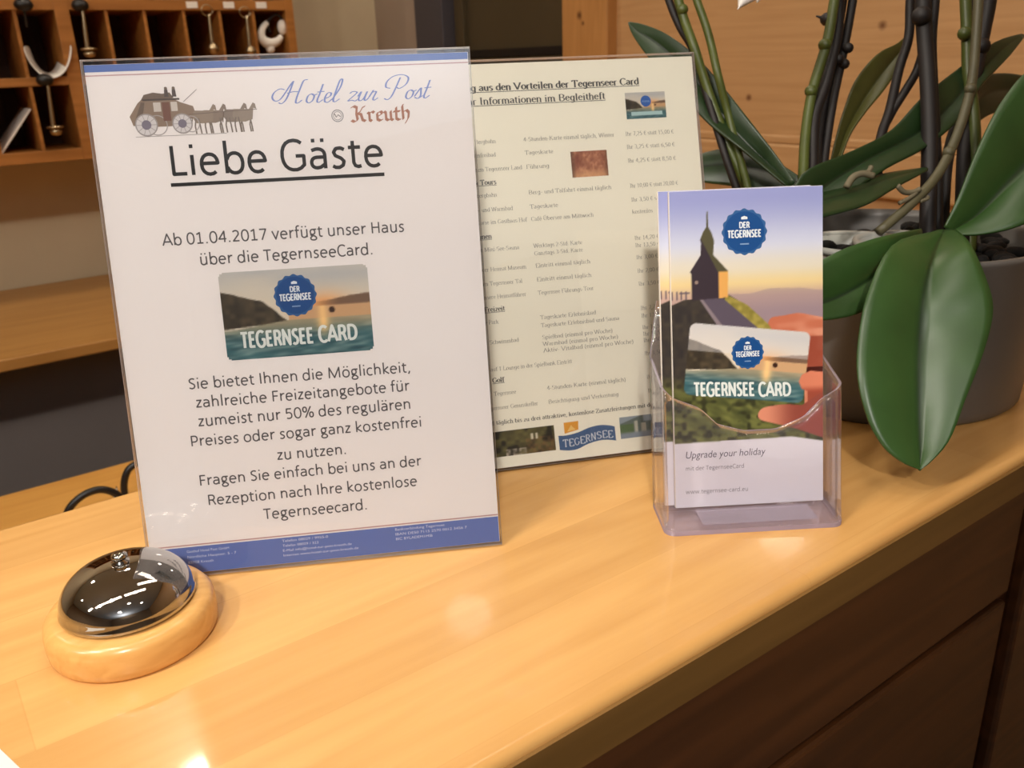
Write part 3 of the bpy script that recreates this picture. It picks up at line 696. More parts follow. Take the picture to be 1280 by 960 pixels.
def lake(U, V):
    C = flat((206, 198, 186), U)
    C = mixc(C, (176, 178, 182), 0.8 * vnoise(U, V, 4, 9, 1) * sstep(.55, 1, V))
    C = mixc(C, (232, 216, 190), 0.6 * sstep(.95, .55, V))
    C = mixc(C, (236, 160, 92), 0.9 * np.exp(-(((U - .68) / .16) ** 2 + ((V - .56) / .14) ** 2)))
    ridgeR = .60 + .07 * sstep(.6, 1., U) + .01 * vnoise(U, V, 30, 1, 3)
    C = mixc(C, (112, 84, 66), ((V < ridgeR) & (U > .55) & (V > .40)) * sstep(.58, .8, U) * 0.9)
    C = mixc(C, (206, 164, 122), ((V < .555 + .01 * vnoise(U, V, 18, 2, 8)) & (U > .44)) * 1.0)
    C = mixc(C, (250, 206, 140), np.exp(-((U - .67) / .03) ** 2) * (V < .56) * .9)
    ridge = .76 - .10 * sstep(0, .25, U) - .30 * sstep(.22, .5, U) + .02 * vnoise(U, V, 26, 3, 4)
    mt = flat((52, 46, 38), U); mt = mixc(mt, (88, 76, 58), vnoise(U, V, 30, 18, 5))
    k = ((V < ridge) & (U < .47) & (V > .40 - .12 * (.4 - U)))[..., None]
    C = np.where(k, mt, C)
    wt = flat((64, 108, 114), U)
    wt = mixc(wt, (40, 74, 84), vnoise(U + V * 2, V, 9, 24, 6)); wt = mixc(wt, (136, 160, 156), 0.8 * vnoise(U - V, V, 12, 36, 7) ** 2)
    wt = mixc(wt, (196, 168, 128), sstep(.2, .42, V) * .75)
    wt = mixc(wt, (250, 206, 140), np.exp(-((U - .67) / .04) ** 2) * sstep(.12, .4, V))
    k2 = (V < .42 - .08 * sstep(.5, 0, U))
    C = np.where(k2[..., None], wt, C)
    C = np.where((np.hypot((U - .735) * 1.7, V - .505) < .035)[..., None], np.array((58, 34, 26.)), C)
    return C
def badge(ink, x, y, r, layer, fine=True):
    ink.disc(x, y, r, (52, 96, 150), layer, n=96, wob=.035, k=16)
    ink.disc(x, y, r * .9, (26, 76, 138), layer + 1, n=40)
    wt = (226, 232, 238)
    sans(ink, 'DER', x - r * .22, x + r * .22, y + r * .17, wt, .15, layer + 2, r * .42)
    sans(ink, 'TEGERNSEE', x - r * .74, x + r * .74, y - r * .24, wt, .15, layer + 2, r * .5)
    ink.poly([(x - r * .14, y + r * .55), (x + r * .14, y + r * .55), (x + r * .14, y + r * .65), (x, y + r * .70), (x - r * .14, y + r * .65)], wt, layer + 2)
    if fine: ink.rect(x - r * .2, x + r * .2, y - r * .56, y - r * .5, (130, 160, 200), layer + 2)

# ------------------------------------------------------------------ slanted acrylic sign holders
def leanfn(L):
    c, s_ = math.cos(L), math.sin(L)
    return lambda p: (p[0], p[1] * c + p[2] * s_, p[2] * c - p[1] * s_)

def sign_holder(label, loc, yaw, L, width, paper_mat, x_off=0.0):
    t = thing('sign_holder', label, 'sign', loc, yaw)
    fn = leanfn(L)
    dz = 0.0055 * math.sin(L)
    def up(p): q_ = fn(p); return (q_[0], q_[1], q_[2] + dz)
    H = 0.303
    for nm, y0, y1 in (('front_panel', -0.0018, 0.0), ('back_panel', 0.0008, 0.0026)):
        b = MB(); x0, x1, z0, z1 = x_off, x_off + width, 0.0, H
        b.add([(x0, y0, z0), (x1, y0, z0), (x1, y0, z1), (x0, y0, z1), (x0, y1, z0), (x1, y1, z0), (x1, y1, z1), (x0, y1, z1)],
              [(0, 1, 2, 3), (5, 4, 7, 6)], 0)
        b.add([(x0, y0, z0), (x1, y0, z0), (x1, y0, z1), (x0, y0, z1), (x0, y1, z0), (x1, y1, z0), (x1, y1, z1), (x0, y1, z1)],
              [(1, 5, 6, 2), (4, 0, 3, 7), (3, 2, 6, 7), (4, 5, 1, 0)], 1)
        b.build(nm, [M['acrylic'], M['acrylic_edge']], t, fn=up)
    b = MB(); y_ = 0.0026 * math.cos(L)
    b.box(x_off, x_off + width, y_ - 0.002, y_ + 0.07, 0.0, 0.002); b.build('foot', [M['acrylic']], t)
    b = MB(); b.box(x_off + 0.0012, x_off + width - 0.0012, 0.0002, 0.0006, 0.0015, H - 0.0025)
    pp = b.build('paper_sheet', paper_mat, t, fn=up)
    return t, pp, (lambda p: up((p[0], p[1] + 0.00018, p[2])))

# ---- first sign: letter to the guests
t1, pp, f1 = sign_holder('white A4 notice with blue bands and hotel letterhead in an acrylic stand behind the bell',
                         (0.08116, 0.49968, CT), -0.49178, 0.19696, 0.216, M['paper'])
I = Ink(); BL = (92, 118, 184)
I.rect(1.2, 214.6, 296.6, 300.4, BL); I.rect(1.2, 214.6, 294.4, 295.0, (196, 158, 160)); 
I.rect(1.2, 214.6, 1.6, 18.2, BL); I.rect(1.2, 214.6, 19.0, 19.8, (190, 150, 150))
DK = (40, 38, 42); TX = (88, 84, 86)
sans(I, 'Liebe Gäste', 41.0, 160.2, 238.6, (24, 22, 24), pen=.078)
I.rect(39.8, 161.0, 232.6, 234.6, (24, 22, 24))
for (s_, a_, e_, y_) in (('Ab 01.04.2017 verfügt unser Haus', 31.8, 169.6, 199.8), ('über die TegernseeCard.', 51.0, 150.2, 187.6),
                     ('Sie bietet Ihnen die Möglichkeit,', 36.2, 166.7, 115.2), ('zahlreiche Freizeitangebote für', 39.2, 165.0, 103.8),
                     ('zumeist nur 50% des regulären', 39.2, 165.0, 92.4), ('Preises oder sogar ganz kostenfrei', 33.2, 170.8, 80.6), ('zu nutzen.', 82.8, 123.7, 67.6),
                     ('Fragen Sie einfach bei uns an der', 35.4, 168.5, 56.0), ('Rezeption nach Ihre kostenlose', 39.0, 165.0, 43.4), ('Tegernseecard.', 71.0, 133.2, 31.2)):
    sans(I, s_, a_, e_, y_, TX)
WT = (206, 214, 236)
for k, s_ in enumerate(('Gasthof Hotel Post GmbH', 'Nördliche Hauptstr. 5 - 7', '83708 Kreuth')): I.text(s_, 22.8, 22.8 + (25, 29, 15)[k], 14.6 - 3.5 * k, 1.7, WT, 2)
for k, s_ in enumerate(('Telefon 08029 / 9955-0', 'Telefax 08029 / 322', 'E-Mail info@hotel-zur-post-kreuth.de', 'Internet www.hotel-zur-post-kreuth.de')): I.text(s_, 79.8, 79.8 + (28, 22, 42, 46)[k], 15.4 - 3.1 * k, 1.6, WT, 2)
for k, s_ in enumerate(('Bankverbindung Tegernsee', 'IBAN DE50 7115 2570 0012 3456 7', 'BIC BYLADEM1MIB')): I.text(s_, 149.4, 149.4 + (31, 45, 23)[k], 15.4 - 3.1 * k, 1.7, WT, 2)
# script letterhead
SCR = {
 'H': (1.12, [[(.08, .62), (-.12, .66), (-.32, .52), (-.36, .3), (-.2, .14), (0, .2), (.16, .5), (.28, .8), (.38, .98)], [(.38, .98), (.34, .6), (.26, .2), (.12, .02), (-.02, .06)],
              [(.98, 1.02), (.82, .98), (.76, .7), (.70, .25), (.72, .03), (.84, .03), (.95, .14)], [(.24, .46), (.5, .52), (.76, .5)]]),
 'o': (.42, [[(.2, .4), (.06, .32), (.04, .1), (.16, 0), (.3, .1), (.32, .3), (.2, .4), (.3, .33), (.44, .38)]]),
 't': (.34, [[(.16, .8), (.12, .4), (.08, .1), (.16, 0), (.32, .12)], [(0, .46), (.3, .48)]]),
 'e': (.38, [[(.06, .16), (.26, .26), (.26, .4), (.12, .4), (.05, .2), (.1, .02), (.24, 0), (.38, .14)]]),
 'l': (.34, [[(0, .1), (.22, .6), (.24, .95), (.14, .95), (.08, .5), (.06, .1), (.14, 0), (.32, .12)]]),
 'z': (.42, [[(.04, .34), (.14, .42), (.34, .38), (.2, .2), (.04, .02), (.2, .04), (.36, 0), (.42, .06)]]),
 'u': (.5, [[(0, .2), (.1, .4), (.06, .1), (.14, 0), (.28, .1), (.36, .4), (.32, .1), (.38, 0), (.5, .12)]]),
 'r': (.4, [[(0, .14), (.12, .44), (.1, .36), (.26, .38), (.2, .1), (.26, 0), (.4, .1)]]),
 'P': (.86, [[(.42, .96), (.34, .5), (.24, .12), (.1, 0), (-.04, .06)], [(.1, .5), (-.1, .56), (-.12, .8), (.1, 1.02), (.48, 1.08), (.78, .94), (.76, .66), (.52, .48), (.36, .54)]]),
 's': (.34, [[(0, .1), (.18, .46), (.22, .34), (.26, .12), (.16, 0), (.02, .06)], [(.2, 0), (.36, .12)]]),
}
def script(ink, txt, x0, x1, y, cap, col):
    tot = sum(.34 if ch == ' ' else SCR[ch][0] for ch in txt); sx = (x1 - x0) / tot; x = x0; sh = .36
    for ch in txt:
        if ch == ' ': x += .34 * sx; continue
        adv, st = SCR[ch]
        for p in st:
            cp = catmull(p, 7)
            ink.nib([(x + a * sx + sh * c_ * cap, y + c_ * cap) for (a, c_) in cp], .085 * cap, .15, .035 * cap, col)
        x += adv * sx
script(I, 'Hotel zur Post', 104.5, 190.5, 275.6, 12.6, (124, 142, 204))
# blackletter place name
FR = {'K': [[(.06, .9), (.2, 1.0), (.34, .9), (.3, .55), (.34, .1), (.18, 0), (.04, .1)], [(.3, .5), (.48, .62), (.62, .9), (.74, .96)], [(.36, .52), (.52, .46), (.58, .1), (.72, .02)]],
      'r': [[(.06, .56), (.14, .5), (.14, .08), (.24, 0)], [(.14, .5), (.3, .62), (.38, .52)]],
      'e': [[(.3, .6), (.12, .5), (.12, .1), (.26, 0), (.38, .1)], [(.3, .6), (.38, .46), (.14, .28)]],
      'u': [[(.04, .58), (.12, .5), (.12, .1), (.22, 0), (.36, .12)], [(.36, .6), (.36, .08), (.46, 0)]],
      't': [[(.14, .82), (.12, .1), (.24, 0), (.34, .06)], [(0, .56), (.32, .56)]],
      'h': [[(.18, 1.0), (.1, .9), (.12, .04)], [(.12, .5), (.3, .62), (.4, .46), (.36, .1), (.2, -.22)]]}
FA = {'K': .78, 'r': .4, 'e': .42, 'u': .5, 't': .34, 'h': .46}
x = 144.2
for ch in 'Kreuth':
    for p in FR[ch]: I.nib([(x + a_ * 11.9, 264.0 + c_ * 8.8) for (a_, c_) in p], 1.8, .7, .5, (172, 114, 88))
    x += FA[ch] * 11.9
I.ring(136.9, 267.8, 3.5, .5, (140, 136, 140)); I.ring(136.9, 267.8, 2.5, .35, (150, 146, 150)); I.nib([(135.2, 269), (136.2, 267), (137.2, 268.4), (138.6, 267.2)], .5, .5, .3, (120, 110, 112))
# mail coach with horses
BR_, B2, GR = (142, 120, 102), (112, 94, 82), (160, 152, 150)
I.poly([(23.5, 267), (22, 272), (27, 279), (30, 281.5), (46, 281.5), (50, 279), (57, 276.5), (58, 272.5), (54, 268), (44, 266), (30, 266)], BR_, 1)
I.poly([(29, 280.5), (31, 283.5), (36, 284.6), (41, 283.8), (45, 284.4), (47, 281.4)], B2, 2)
for (xa, xb) in ((35.5, 39.5), (45.0, 48.5)): I.rect(xa, xb, 274.2, 279.2, (206, 196, 188), 2)
I.rect(40.2, 44.4, 269, 279.2, (120, 80, 66), 2); I.rect(30, 50, 280.2, 281.2, (80, 66, 58), 2)
I.poly([(24, 268), (29, 279.5), (31, 279.5), (28, 267)], B2, 2)
for xx in (43.2, 47.4): I.disc(xx, 286.6, .9, B2, 2, n=10); I.poly([(xx - 1.2, 282), (xx + 1.2, 282), (xx + .9, 286), (xx - .9, 286)], (84, 70, 66), 2)
I.line([(52, 279), (60, 285.5)], .35, GR, 2)
for (wx, wy, wr) in ((30.6, 267.2, 6.2), (50.2, 267.2, 5.6)):
    I.disc(wx, wy, wr, (214, 208, 208), 3); I.ring(wx, wy, wr, .7, GR, 4)
    for k in range(10): I.line([(wx, wy), (wx + wr * math.cos(k * PI / 5), wy + wr * math.sin(k * PI / 5))], .28, GR, 4)
    I.disc(wx, wy, wr * .42, (120, 112, 126), 5)
for (wx, wy, wr) in ((36.5, 266.8, 5.6), (55, 266.8, 4.6)): I.ring(wx, wy, wr, .5, (172, 164, 162), 2)
I.line([(24, 260.9), (74, 260.9)], .3, GR)
for (hx, cc) in ((62, (150, 132, 116)), (67.5, (140, 122, 108)), (79, (138, 122, 110)), (84, (150, 134, 120))):
    I.poly([(hx - 5, 274), (hx + 3.5, 273.6), (hx + 6, 277.2), (hx + 7.2, 276.4), (hx + 7.6, 273.6), (hx + 6.0, 274.2), (hx + 5, 268.0), (hx + 1, 266.8), (hx - 4, 267.0), (hx - 6, 270)], cc, 1)
    for (lx, kx) in ((-4.2, -5), (-2.8, -2.2), (3.4, 4.2), (4.6, 3.2)): I.line([(hx + lx, 269.6), (hx + kx, 265.4), (hx + kx + .4, 261.2)], .8, (126, 112, 102), 1)
    I.line([(hx - 5.5, 273), (hx - 6.6, 267)], .5, B2, 1)
I.line([(54, 272), (92, 273.4)], .3, B2, 2)
# card picture
def keepc(x, y, x0=59.9, x1=146.2, y0=130.4, y1=182.2, r=3.4):
    dx = max(x0 + r - x, x - x1 + r, 0); dy = max(y0 + r - y, y - y1 + r, 0)
    return dx * dx + dy * dy <= r * r
I.raster(lambda X, Y: lake((X - 59.9) / 86.3, (Y - 130.4) / 51.8), 59.9, 146.2, 130.4, 182.2, 116, 74, 1, keepc)
badge(I, 102.8, 166.4, 12.2, 2)
sans(I, 'TEGERNSEE', 69.2, 110.6, 137.3, (228, 232, 228), .135, 3, 14.6); sans(I, 'CARD', 114.6, 136.4, 137.6, (228, 232, 228), .135, 3, 14.6)
I.build('printing', M['ink'], pp, f1)

# ---- second sign: cream price list
SW = 0.216
t2, pp, f2 = sign_holder('cream A4 price list in an acrylic stand, half hidden behind the white notice',
                         (0.4975, 0.4093, CT), -0.4163, 0.3031, SW, M['cream'], x_off=-SW)
I = Ink(); TX = (104, 98, 92); HB = (78, 76, 74)
book(I, 'Auszug aus den Vorteilen der Tegernseer Card', -196, 281.0, 7.4, HB, x1=-45.7, wd=.16, tmin=.06, under=True)
book(I, 'Mehr Informationen im Begleitheft', -190.5, 271.2, 7.4, HB, x1=-73.5, wd=.13, tmin=.05, under=True)
SZ = 4.5
def width(s_): return sum(.26 if ch == ' ' else G[ch][0] for ch in s_)
def row(y, left=None, mid=None, right=None, lx1=None, mx1=None, ml=-140.0):
    if left: book(I, left, lx1[1] - width(left) * SZ * .92, y, SZ, TX, x1=lx1[1])
    if mid: book(I, mid, ml, y, SZ, TX, x1=mx1)
    if right: book(I, right, -60.2, y, SZ, TX, x1=-21.0 if 'statt' in right else None)
def head(y, s_, x1): book(I, s_, x1 - width(s_) * 5.2, y, 5.4, HB, x1=x1, wd=.15, tmin=.06, under=True)
row(242.8, 'Kreuther Bergbahn', '4-Stunden-Karte einmal täglich, Winter', 'Ihr 7,25 € statt 15,00 €', (-204, -161), -69)
row(233.0, 'Warmfreibad', 'Tageskarte', 'Ihr 3,25 € statt 6,50 €', (-200, -162), -118)
row(222.6, 'Museum Tegernseer Land', 'Führung', 'Ihr 4,25 € statt 8,50 €', (-202, -143), -122)
head(212.8, 'Bahn & Tours', -163.6)
row(203.6, 'Wallbergbahn', 'Berg- und Talfahrt einmal täglich', 'Ihr 10,00 € statt 20,00 €', (-202, -164), -75)
row(193.0, 'See- und Warmbad', 'Tageskarte', 'Ihr 3,50 € statt 7,00 €', (-202, -153), -118)
row(183.8, 'Kurse im Gasthaus Hof', 'Café Übersee am Mittwoch', 'kostenlos', (-202, -143), -91)
head(173.2, 'Saunen', -171)
row(163.8, 'im Mini-See-Sauna', 'Werktags 2-Std. Karte', 'Ihr 14,20 €', (-204, -151), -102); row(158.2, None, 'Ganztags 3-Std. Karte', 'Ihr 13,50 €', None, -102)
row(149.0, 'Tegernseer Heimat Museum', 'Eintritt einmal täglich', 'Ihr 3,00 € statt 6,00 €', (-204, -147), -97)
row(138.6, 'Museum Tegernseer Tal', 'Eintritt einmal täglich', 'Ihr 2,00 € statt 4,00 €', (-204, -151), -97)
row(128.6, 'unsere Heimatführer', 'Tegernsee Führungs-Tour', 'Ihr 3,50 € statt 7,00 €', (-202, -149), -96)
head(119.2, 'Freizeit', -166.4)
row(110.0, 'See Park', 'Tageskarte Erlebnisbad', 'Ihr 7,75 €', (-198, -172), -96); row(104.0, None, 'Tageskarte Erlebnisbad und Sauna', 'Ihr 13,75 €', None, -78)
row(95.0, 'Schwimmbad', 'Spielbad (einmal pro Woche)', 'Ihr 11,50 €', (-192, -158), -84); row(89.9, None, 'Warmbad (einmal pro Woche)', 'Ihr 11,50 €', None, -80); row(85.0, None, 'Aktiv- Vitalbad (einmal pro Woche)', 'Ihr 6,50 €', None, -68)
row(74.8, "auf 1 Lounge in der Spielbank Eintritt", None, 'Ihr 1,50 €', (-194, -118.5))
head(66.2, 'Golf', -172)
row(56.4, 'Tegernsee', '4-Stunden-Karte (einmal täglich)', 'Ihr 9,00 €', (-198, -164), -77)
row(45.8, 'Tegernseer Genusskeller', 'Besichtigung und Verkostung', 'Ihr 4,00 €', (-198, -148), -84)
book(I, 'und täglich bis zu drei attraktive, kostenlose Zusatzleistungen mit der Card', -190, 34.6, 4.6, HB, x1=-45, wd=.12, tmin=.05)
lk = lambda x0, x1, y0, y1: (lambda X, Y: lake((X - x0) / (x1 - x0), (Y - y0) / (y1 - y0)))
I.raster(lk(-57.9, -25.8, 255.2, 274.9), -57.9, -25.8, 255.2, 274.9, 50, 32); I.disc(-41.6, 268.2, 4.2, (62, 104, 176), 2); I.text('TEGERNSEE', -44.8, -38.4, 267.4, 1.3, (150, 180, 220), 3); I.rect(-54, -29, 257.6, 260.4, (176, 204, 204), 2)
def brick_pic(X, Y):
    C = flat((150, 92, 70), X); C = mixc(C, (226, 168, 128), vnoise(X, Y, .35, .3, 11)); C = mixc(C, (120, 60, 44), .6 * vnoise(X, Y, .9, .7, 12))
    C = mixc(C, (228, 176, 128), .7 * sstep(222, 215, Y)); return mixc(C, (96, 66, 48), .7 * sstep(-100.5, -104.8, X) + .5 * sstep(-80, -76.3, X))
I.raster(brick_pic, -104.8, -76.3, 213.9, 233.2, 44, 30)
def village(X, Y):
    C = flat((70, 66, 42), X); C = mixc(C, (112, 104, 62), vnoise(X, Y, .3, .4, 21)); C = mixc(C, (44, 40, 30), sstep(.5, .8, vnoise(X, Y, .22, .2, 22)))
    C = mixc(C, (150, 104, 66), (Y < 22) * (X > -160) * .6 * vnoise(X, Y, .5, .5, 23)); C = mixc(C, (190, 176, 160), ((X > -176) & (X < -160) & (Y < 15)) * vnoise(X, Y, .6, .6, 24))
    return mixc(C, (216, 206, 180), ((np.abs(X + 155) < 1) | (np.abs(X + 151.4) < 1)) * (Y > 20.5) * (Y < 25) * 1.0)
I.raster(village, -184.6, -137.4, 10.0, 29.2, 70, 34)
def castle(X, Y):
    C = flat((150, 160, 168), X); C = mixc(C, (92, 104, 96), (Y < 24 + .3 * (X + 84) * (X < -66)) * .8); C = mixc(C, (190, 186, 170), (np.abs(X + 72) < 1.4) * (Y < 25) + (np.abs(X + 66) < 2) * (Y < 23.)); C = mixc(C, (92, 116, 72), (X < -74) * (Y < 23) * .8)
    return mixc(C, (140, 150, 162), sstep(18, 15, Y) * 1.)
I.raster(castle, -85.2, -44.5, 12.2, 28.9, 50, 28)
# wave-shaped lake logo
top = [(-134.6, 20.6), (-128, 20.2), (-119, 21.4), (-110, 24.0), (-101, 25.0), (-94, 24.0), (-89.4, 22.6)]
bot = [(-89.2, 11.6), (-96, 13.0), (-103, 13.2), (-112, 11.6), (-120, 8.8), (-127, 8.4), (-134.4, 9.6)]
I.poly(catmull(top, 4) + catmull(bot, 4), (74, 102, 142), 1)
I.poly([(-129.5, 21.6), (-118.4, 23.6), (-118.0, 30.2), (-129.6, 30.0)], (226, 160, 62), 2); I.poly([(-127.4, 23), (-124, 27.6), (-120.6, 23.8)], (240, 200, 120), 3)
for k, ch in enumerate('TEGERNSEE'):
    xx = -131.6 + k * 4.5; yy = 11.6 + 3.4 * sstep(-128, -100, np.array(xx)) - .9 * sstep(-102, -92, np.array(xx))
    book(I, ch, xx, float(yy), 8.2, (216, 222, 230), x1=xx + 4.3, wd=.12, tmin=.06, layer=3)
I.build('printing', M['ink'], pp, f2)

# ------------------------------------------------------------------ leaflet in its clear holder
HL = 0.2373; HY = -0.5799; O3 = Vector((0.386, 0.3551, 1.104)); hf = leanfn(HL)
nb = Vector((-math.sin(HY), math.cos(HY), 0))
hb = O3 - nb * 0.029; hb.z = CT
LH = thing('leaflet_holder', 'clear violet tinted acrylic leaflet holder with a scooped front at the counter edge', 'holder', hb, HY)
def sect():
    P = [(-0.0135, 0.041)]
    P += [(-0.0135, y) for y in np.linspace(0.036, 0.008, 6)]
    P += [(-0.0065 - 0.007 * math.cos(t), 0.007 - 0.007 * math.sin(t)) for t in np.linspace(0.2, PI / 2, 6)]
    P += [(x, 0.0) for x in np.linspace(-0.003, 0.093, 33)]
    P += [(0.0965 + 0.007 * math.sin(t), 0.007 - 0.007 * math.cos(t)) for t in np.linspace(0.0, PI / 2, 6)]
    P += [(0.1035, y) for y in np.linspace(0.008, 0.041, 7)]
    P += [(x, 0.041) for x in np.linspace(0.098, -0.008, 12)]
    return P
lip = [(-0.0135, .0937), (-0.0065, .0888), (.0102, .0818), (.0213, .0709), (.0382, .0659), (.0589, .0658), (.077, .0726), (.0884, .0839), (.1035, .0919)]
def top_h(x, y):
    f_ = np.interp(x, [p[0] for p in lip], [p[1] for p in lip])
    if y < 0.006: return float(f_)
    if y > 0.0405 and -0.01 < x < 0.1: return 0.14
    e = .0937 if x < .05 else .0919
    return e + (y - .006) / .035 * .009
b = MB(); S_ = sect(); nS = len(S_); NV = 10
vs = []
for j in range(NV + 1):
    for (x, y) in S_:
        h_ = top_h(x, y) * j / NV
        # walls lean with the leaflets but their feet stand level on the base
        z0 = y * math.sin(HL)
        vs.append((x, y * math.cos(HL) + h_ * math.sin(HL), max(h_ * math.cos(HL) - 0.0 + 0.001, 0.001)))
fs = [(j * nS + i, j * nS + (i + 1) % nS, (j + 1) * nS + (i + 1) % nS, (j + 1) * nS + i) for j in range(NV) for i in range(nS)]
b.add(vs, fs, 0, True)
o = b.build('holder_wall', [M['violet'], M['violet_edge']], LH)
so = o.modifiers.new('solid', 'SOLIDIFY'); so.thickness = 0.0018; so.offset = -1; so.material_offset_rim = 1
b = MB(); base = [(x, y * math.cos(HL)) for (x, y) in S_]
b.add([(x, y, 0.0003) for (x, y) in base] + [(x, y, 0.0032) for (x, y) in base],
      [tuple(range(nS - 1, -1, -1)), tuple(range(nS, 2 * nS))], 0)
b.add([(x, y, 0.0) for (x, y) in base] + [(x, y, 0.0032) for (x, y) in base], [(i, (i + 1) % nS, nS + (i + 1) % nS, nS + i) for i in range(nS)], 1, True)
b.build('holder_base', [M['violet_base'], M['violet_edge']], LH)
b = MB(); b.box(0.012, 0.088, 0.006, 0.026, 0.0034, 0.0044); b.build('floor_plate', [M['violet_base']], LH, bevel=0.001)

LF = thing('leaflet', 'front leaflet showing a chapel at sunset and a hand with card, in the clear holder', 'leaflet', O3, HY)
b = MB(); b.box(-0.0005, 0.1005, 0.0, 0.0036, 0.0, 0.2095)
pg = b.build('cover', M['white'], LF, fn=hf, bevel=0.0004)
I = Ink()
tower = [(13.4, 139), (13.4, 156), (12.4, 157.5), (19.5, 168), (20, 176), (19.4, 178), (21.5, 183), (23.6, 186), (24, 196), (24.6, 196), (25, 186), (27, 182), (28.6, 177), (27.8, 168), (36.4, 158.4), (37.4, 157.4), (37.2, 140)]
def cover(X, Y):
    t = (Y - 44) / 165.0
    C = flat((150, 156, 206), X)
    C = mixc(C, (208, 212, 230), sstep(206, 168, Y)); C = mixc(C, (222, 214, 196), sstep(176, 158, Y)); C = mixc(C, (232, 206, 146), sstep(160, 148, Y) * .9)
    C = mixc(C, (188, 156, 150), sstep(150, 138, Y) * .9); C = mixc(C, (150, 130, 142), sstep(140, 128, Y) * .8)
    ridge = 141 + 5 * vnoise(X, Y * 0, .06, 0, 31); C = mixc(C, (152, 132, 140), ((Y < ridge) & (X > 36)) * .5)
    # slopes below the chapel
    k = inpoly(X, Y, [(-1, 136), (8, 139.5), (38, 141.5), (50, 134), (64, 121), (72, 116), (101, 118), (101, 40), (-1, 40)])
    land = flat((50, 46, 46), X); land = mixc(land, (84, 74, 60), vnoise(X, Y, .35, .35, 32) * .6)
    gr = flat((72, 76, 42), X); gr = mixc(gr, (120, 122, 66), vnoise(X + Y, Y, .22, .3, 33)); gr = mixc(gr, (44, 44, 28), .8 * sstep(.45, .85, vnoise(X, Y, .3, .35, 34)))
    land = land * (1 - sstep(92, 74, Y)[..., None]) + gr * sstep(92, 74, Y)[..., None]
    C = np.where(k[..., None], land, C)
    k = inpoly(X, Y, [(37, 141.5), (50, 134.5), (63, 122), (68, 117), (60, 115), (48, 126), (34, 138)]); C = np.where(k[..., None], mixc(flat((128, 118, 52), X), (176, 160, 82), vnoise(X, Y, .4, .4, 35)), C)
    k = inpoly(X, Y, [(18, 140), (34, 139.5), (58, 118), (58, 112), (34, 116)]); C = np.where(k[..., None], flat((92, 82, 96), X), C)
    k = inpoly(X, Y, [(18, 140), (20, 140), (36, 118), (33, 117)]); C = np.where(k[..., None], flat((138, 124, 130), X), C)
    k = inpoly(X, Y, tower); tw = flat((58, 48, 56), X); tw = np.where(((X > 31.2) & (Y < 157))[..., None], np.array((226, 168, 92.)), tw)
    tw = np.where(((X > 25.2 + (168 - Y) * .5) & (Y > 157))[..., None], np.array((84, 80, 58.)), tw)
    tw = np.where((np.hypot(X - 16.6, Y - 150.6) < 1.2)[..., None], np.array((150, 130, 120.)), tw); C = np.where(k[..., None], tw, C)
    k = (Y > 139.5) & (Y < 145) & (X < 12) & (np.mod(X, 3) < .9) | ((np.abs(Y - 144) < .5) & (X < 12) & (X > 5)); C = np.where(k[..., None], np.array((96, 84, 96.)), C)
    # hand behind the card
    sk = flat((196, 112, 84), X); sk = mixc(sk, (226, 160, 132), sstep(.35, .8, vnoise(X, Y, .14, .2, 36)) * .7)
    th = inpoly(X, Y, catmull([(63.6, 121.6), (66, 125.4), (74, 126.4), (84, 127.6), (92, 126.0), (101, 124)], 5) + [(101, 56), (94, 60), (88, 66), (88, 112), (76, 115), (67, 116.2)])
    sh = mixc(sk, (140, 62, 46), ((X > 90) & (Y < 112)) * .75)
    C = np.where(th[..., None], sh, C)
    C = np.where(inpoly(X, Y, [(88, 86), (92, 88.5), (101, 88), (101, 91.5), (90, 91.5), (87, 90)])[..., None], np.array((70, 26, 20.)), C)
    return C
def card_uv(X, Y):
    P00 = np.array((6.4, 77.4)); P10 = np.array((86.6, 67.2)); P01 = np.array((12.0, 124.6)); 
    A_ = np.array([P10 - P00, P01 - P00]).T; Ai = np.linalg.inv(A_)
    return Ai[0, 0] * (X - P00[0]) + Ai[0, 1] * (Y - P00[1]), Ai[1, 0] * (X - P00[0]) + Ai[1, 1] * (Y - P00[1])
def full(X, Y):
    C = cover(X, Y); U, V = card_uv(X, Y)
    r = .055; dx = np.maximum(np.abs(U - .5) - .5 + r, 0); dy = np.maximum(np.abs(V - .5) - .5 + r * 1.6, 0) / 1.6
    k = (np.abs(U - .5) < .5) & (np.abs(V - .5) < .5) & (np.hypot(dx, dy) < r)
    L_ = lake(U, V); L_ = np.where((V > .62)[..., None], L_ * .55 + np.array((224, 222, 226.)) * .45, L_)
    C = np.where(k[..., None], L_, C)
    f1_ = inpoly(X, Y, [(84, 82), (86, 86.5), (92, 89), (101, 87.5), (101, 74), (92, 74.5), (86, 77)])
    C = np.where(f1_[..., None], mixc(flat((214, 128, 98), X), (146, 62, 46), sstep(80, 74, Y) * .8), C)
    f2_ = inpoly(X, Y, catmull([(70, 67), (60, 65.6), (56.4, 61.6), (58, 57.6), (66, 55), (80, 51), (101, 43)], 5) + [(101, 75), (86, 66), (78, 67)])
    C = np.where(f2_[..., None], mixc(flat((216, 140, 112), X), (132, 62, 52), sstep(60, 84, X) * .85), C)
    wh = Y < np.where(X < 79, 44.2 + .012 * X, 45.2 - .19 * (X - 79))
    return np.where(wh[..., None], flat((226, 222, 228), X), C)
I.raster(full, -0.2, 100.3, 0.3, 209.3, 151, 300)
badge(I, 48.6, 181.9, 14.6, 2)
badge(I, 49.8, 103.0, 10.6, 2)
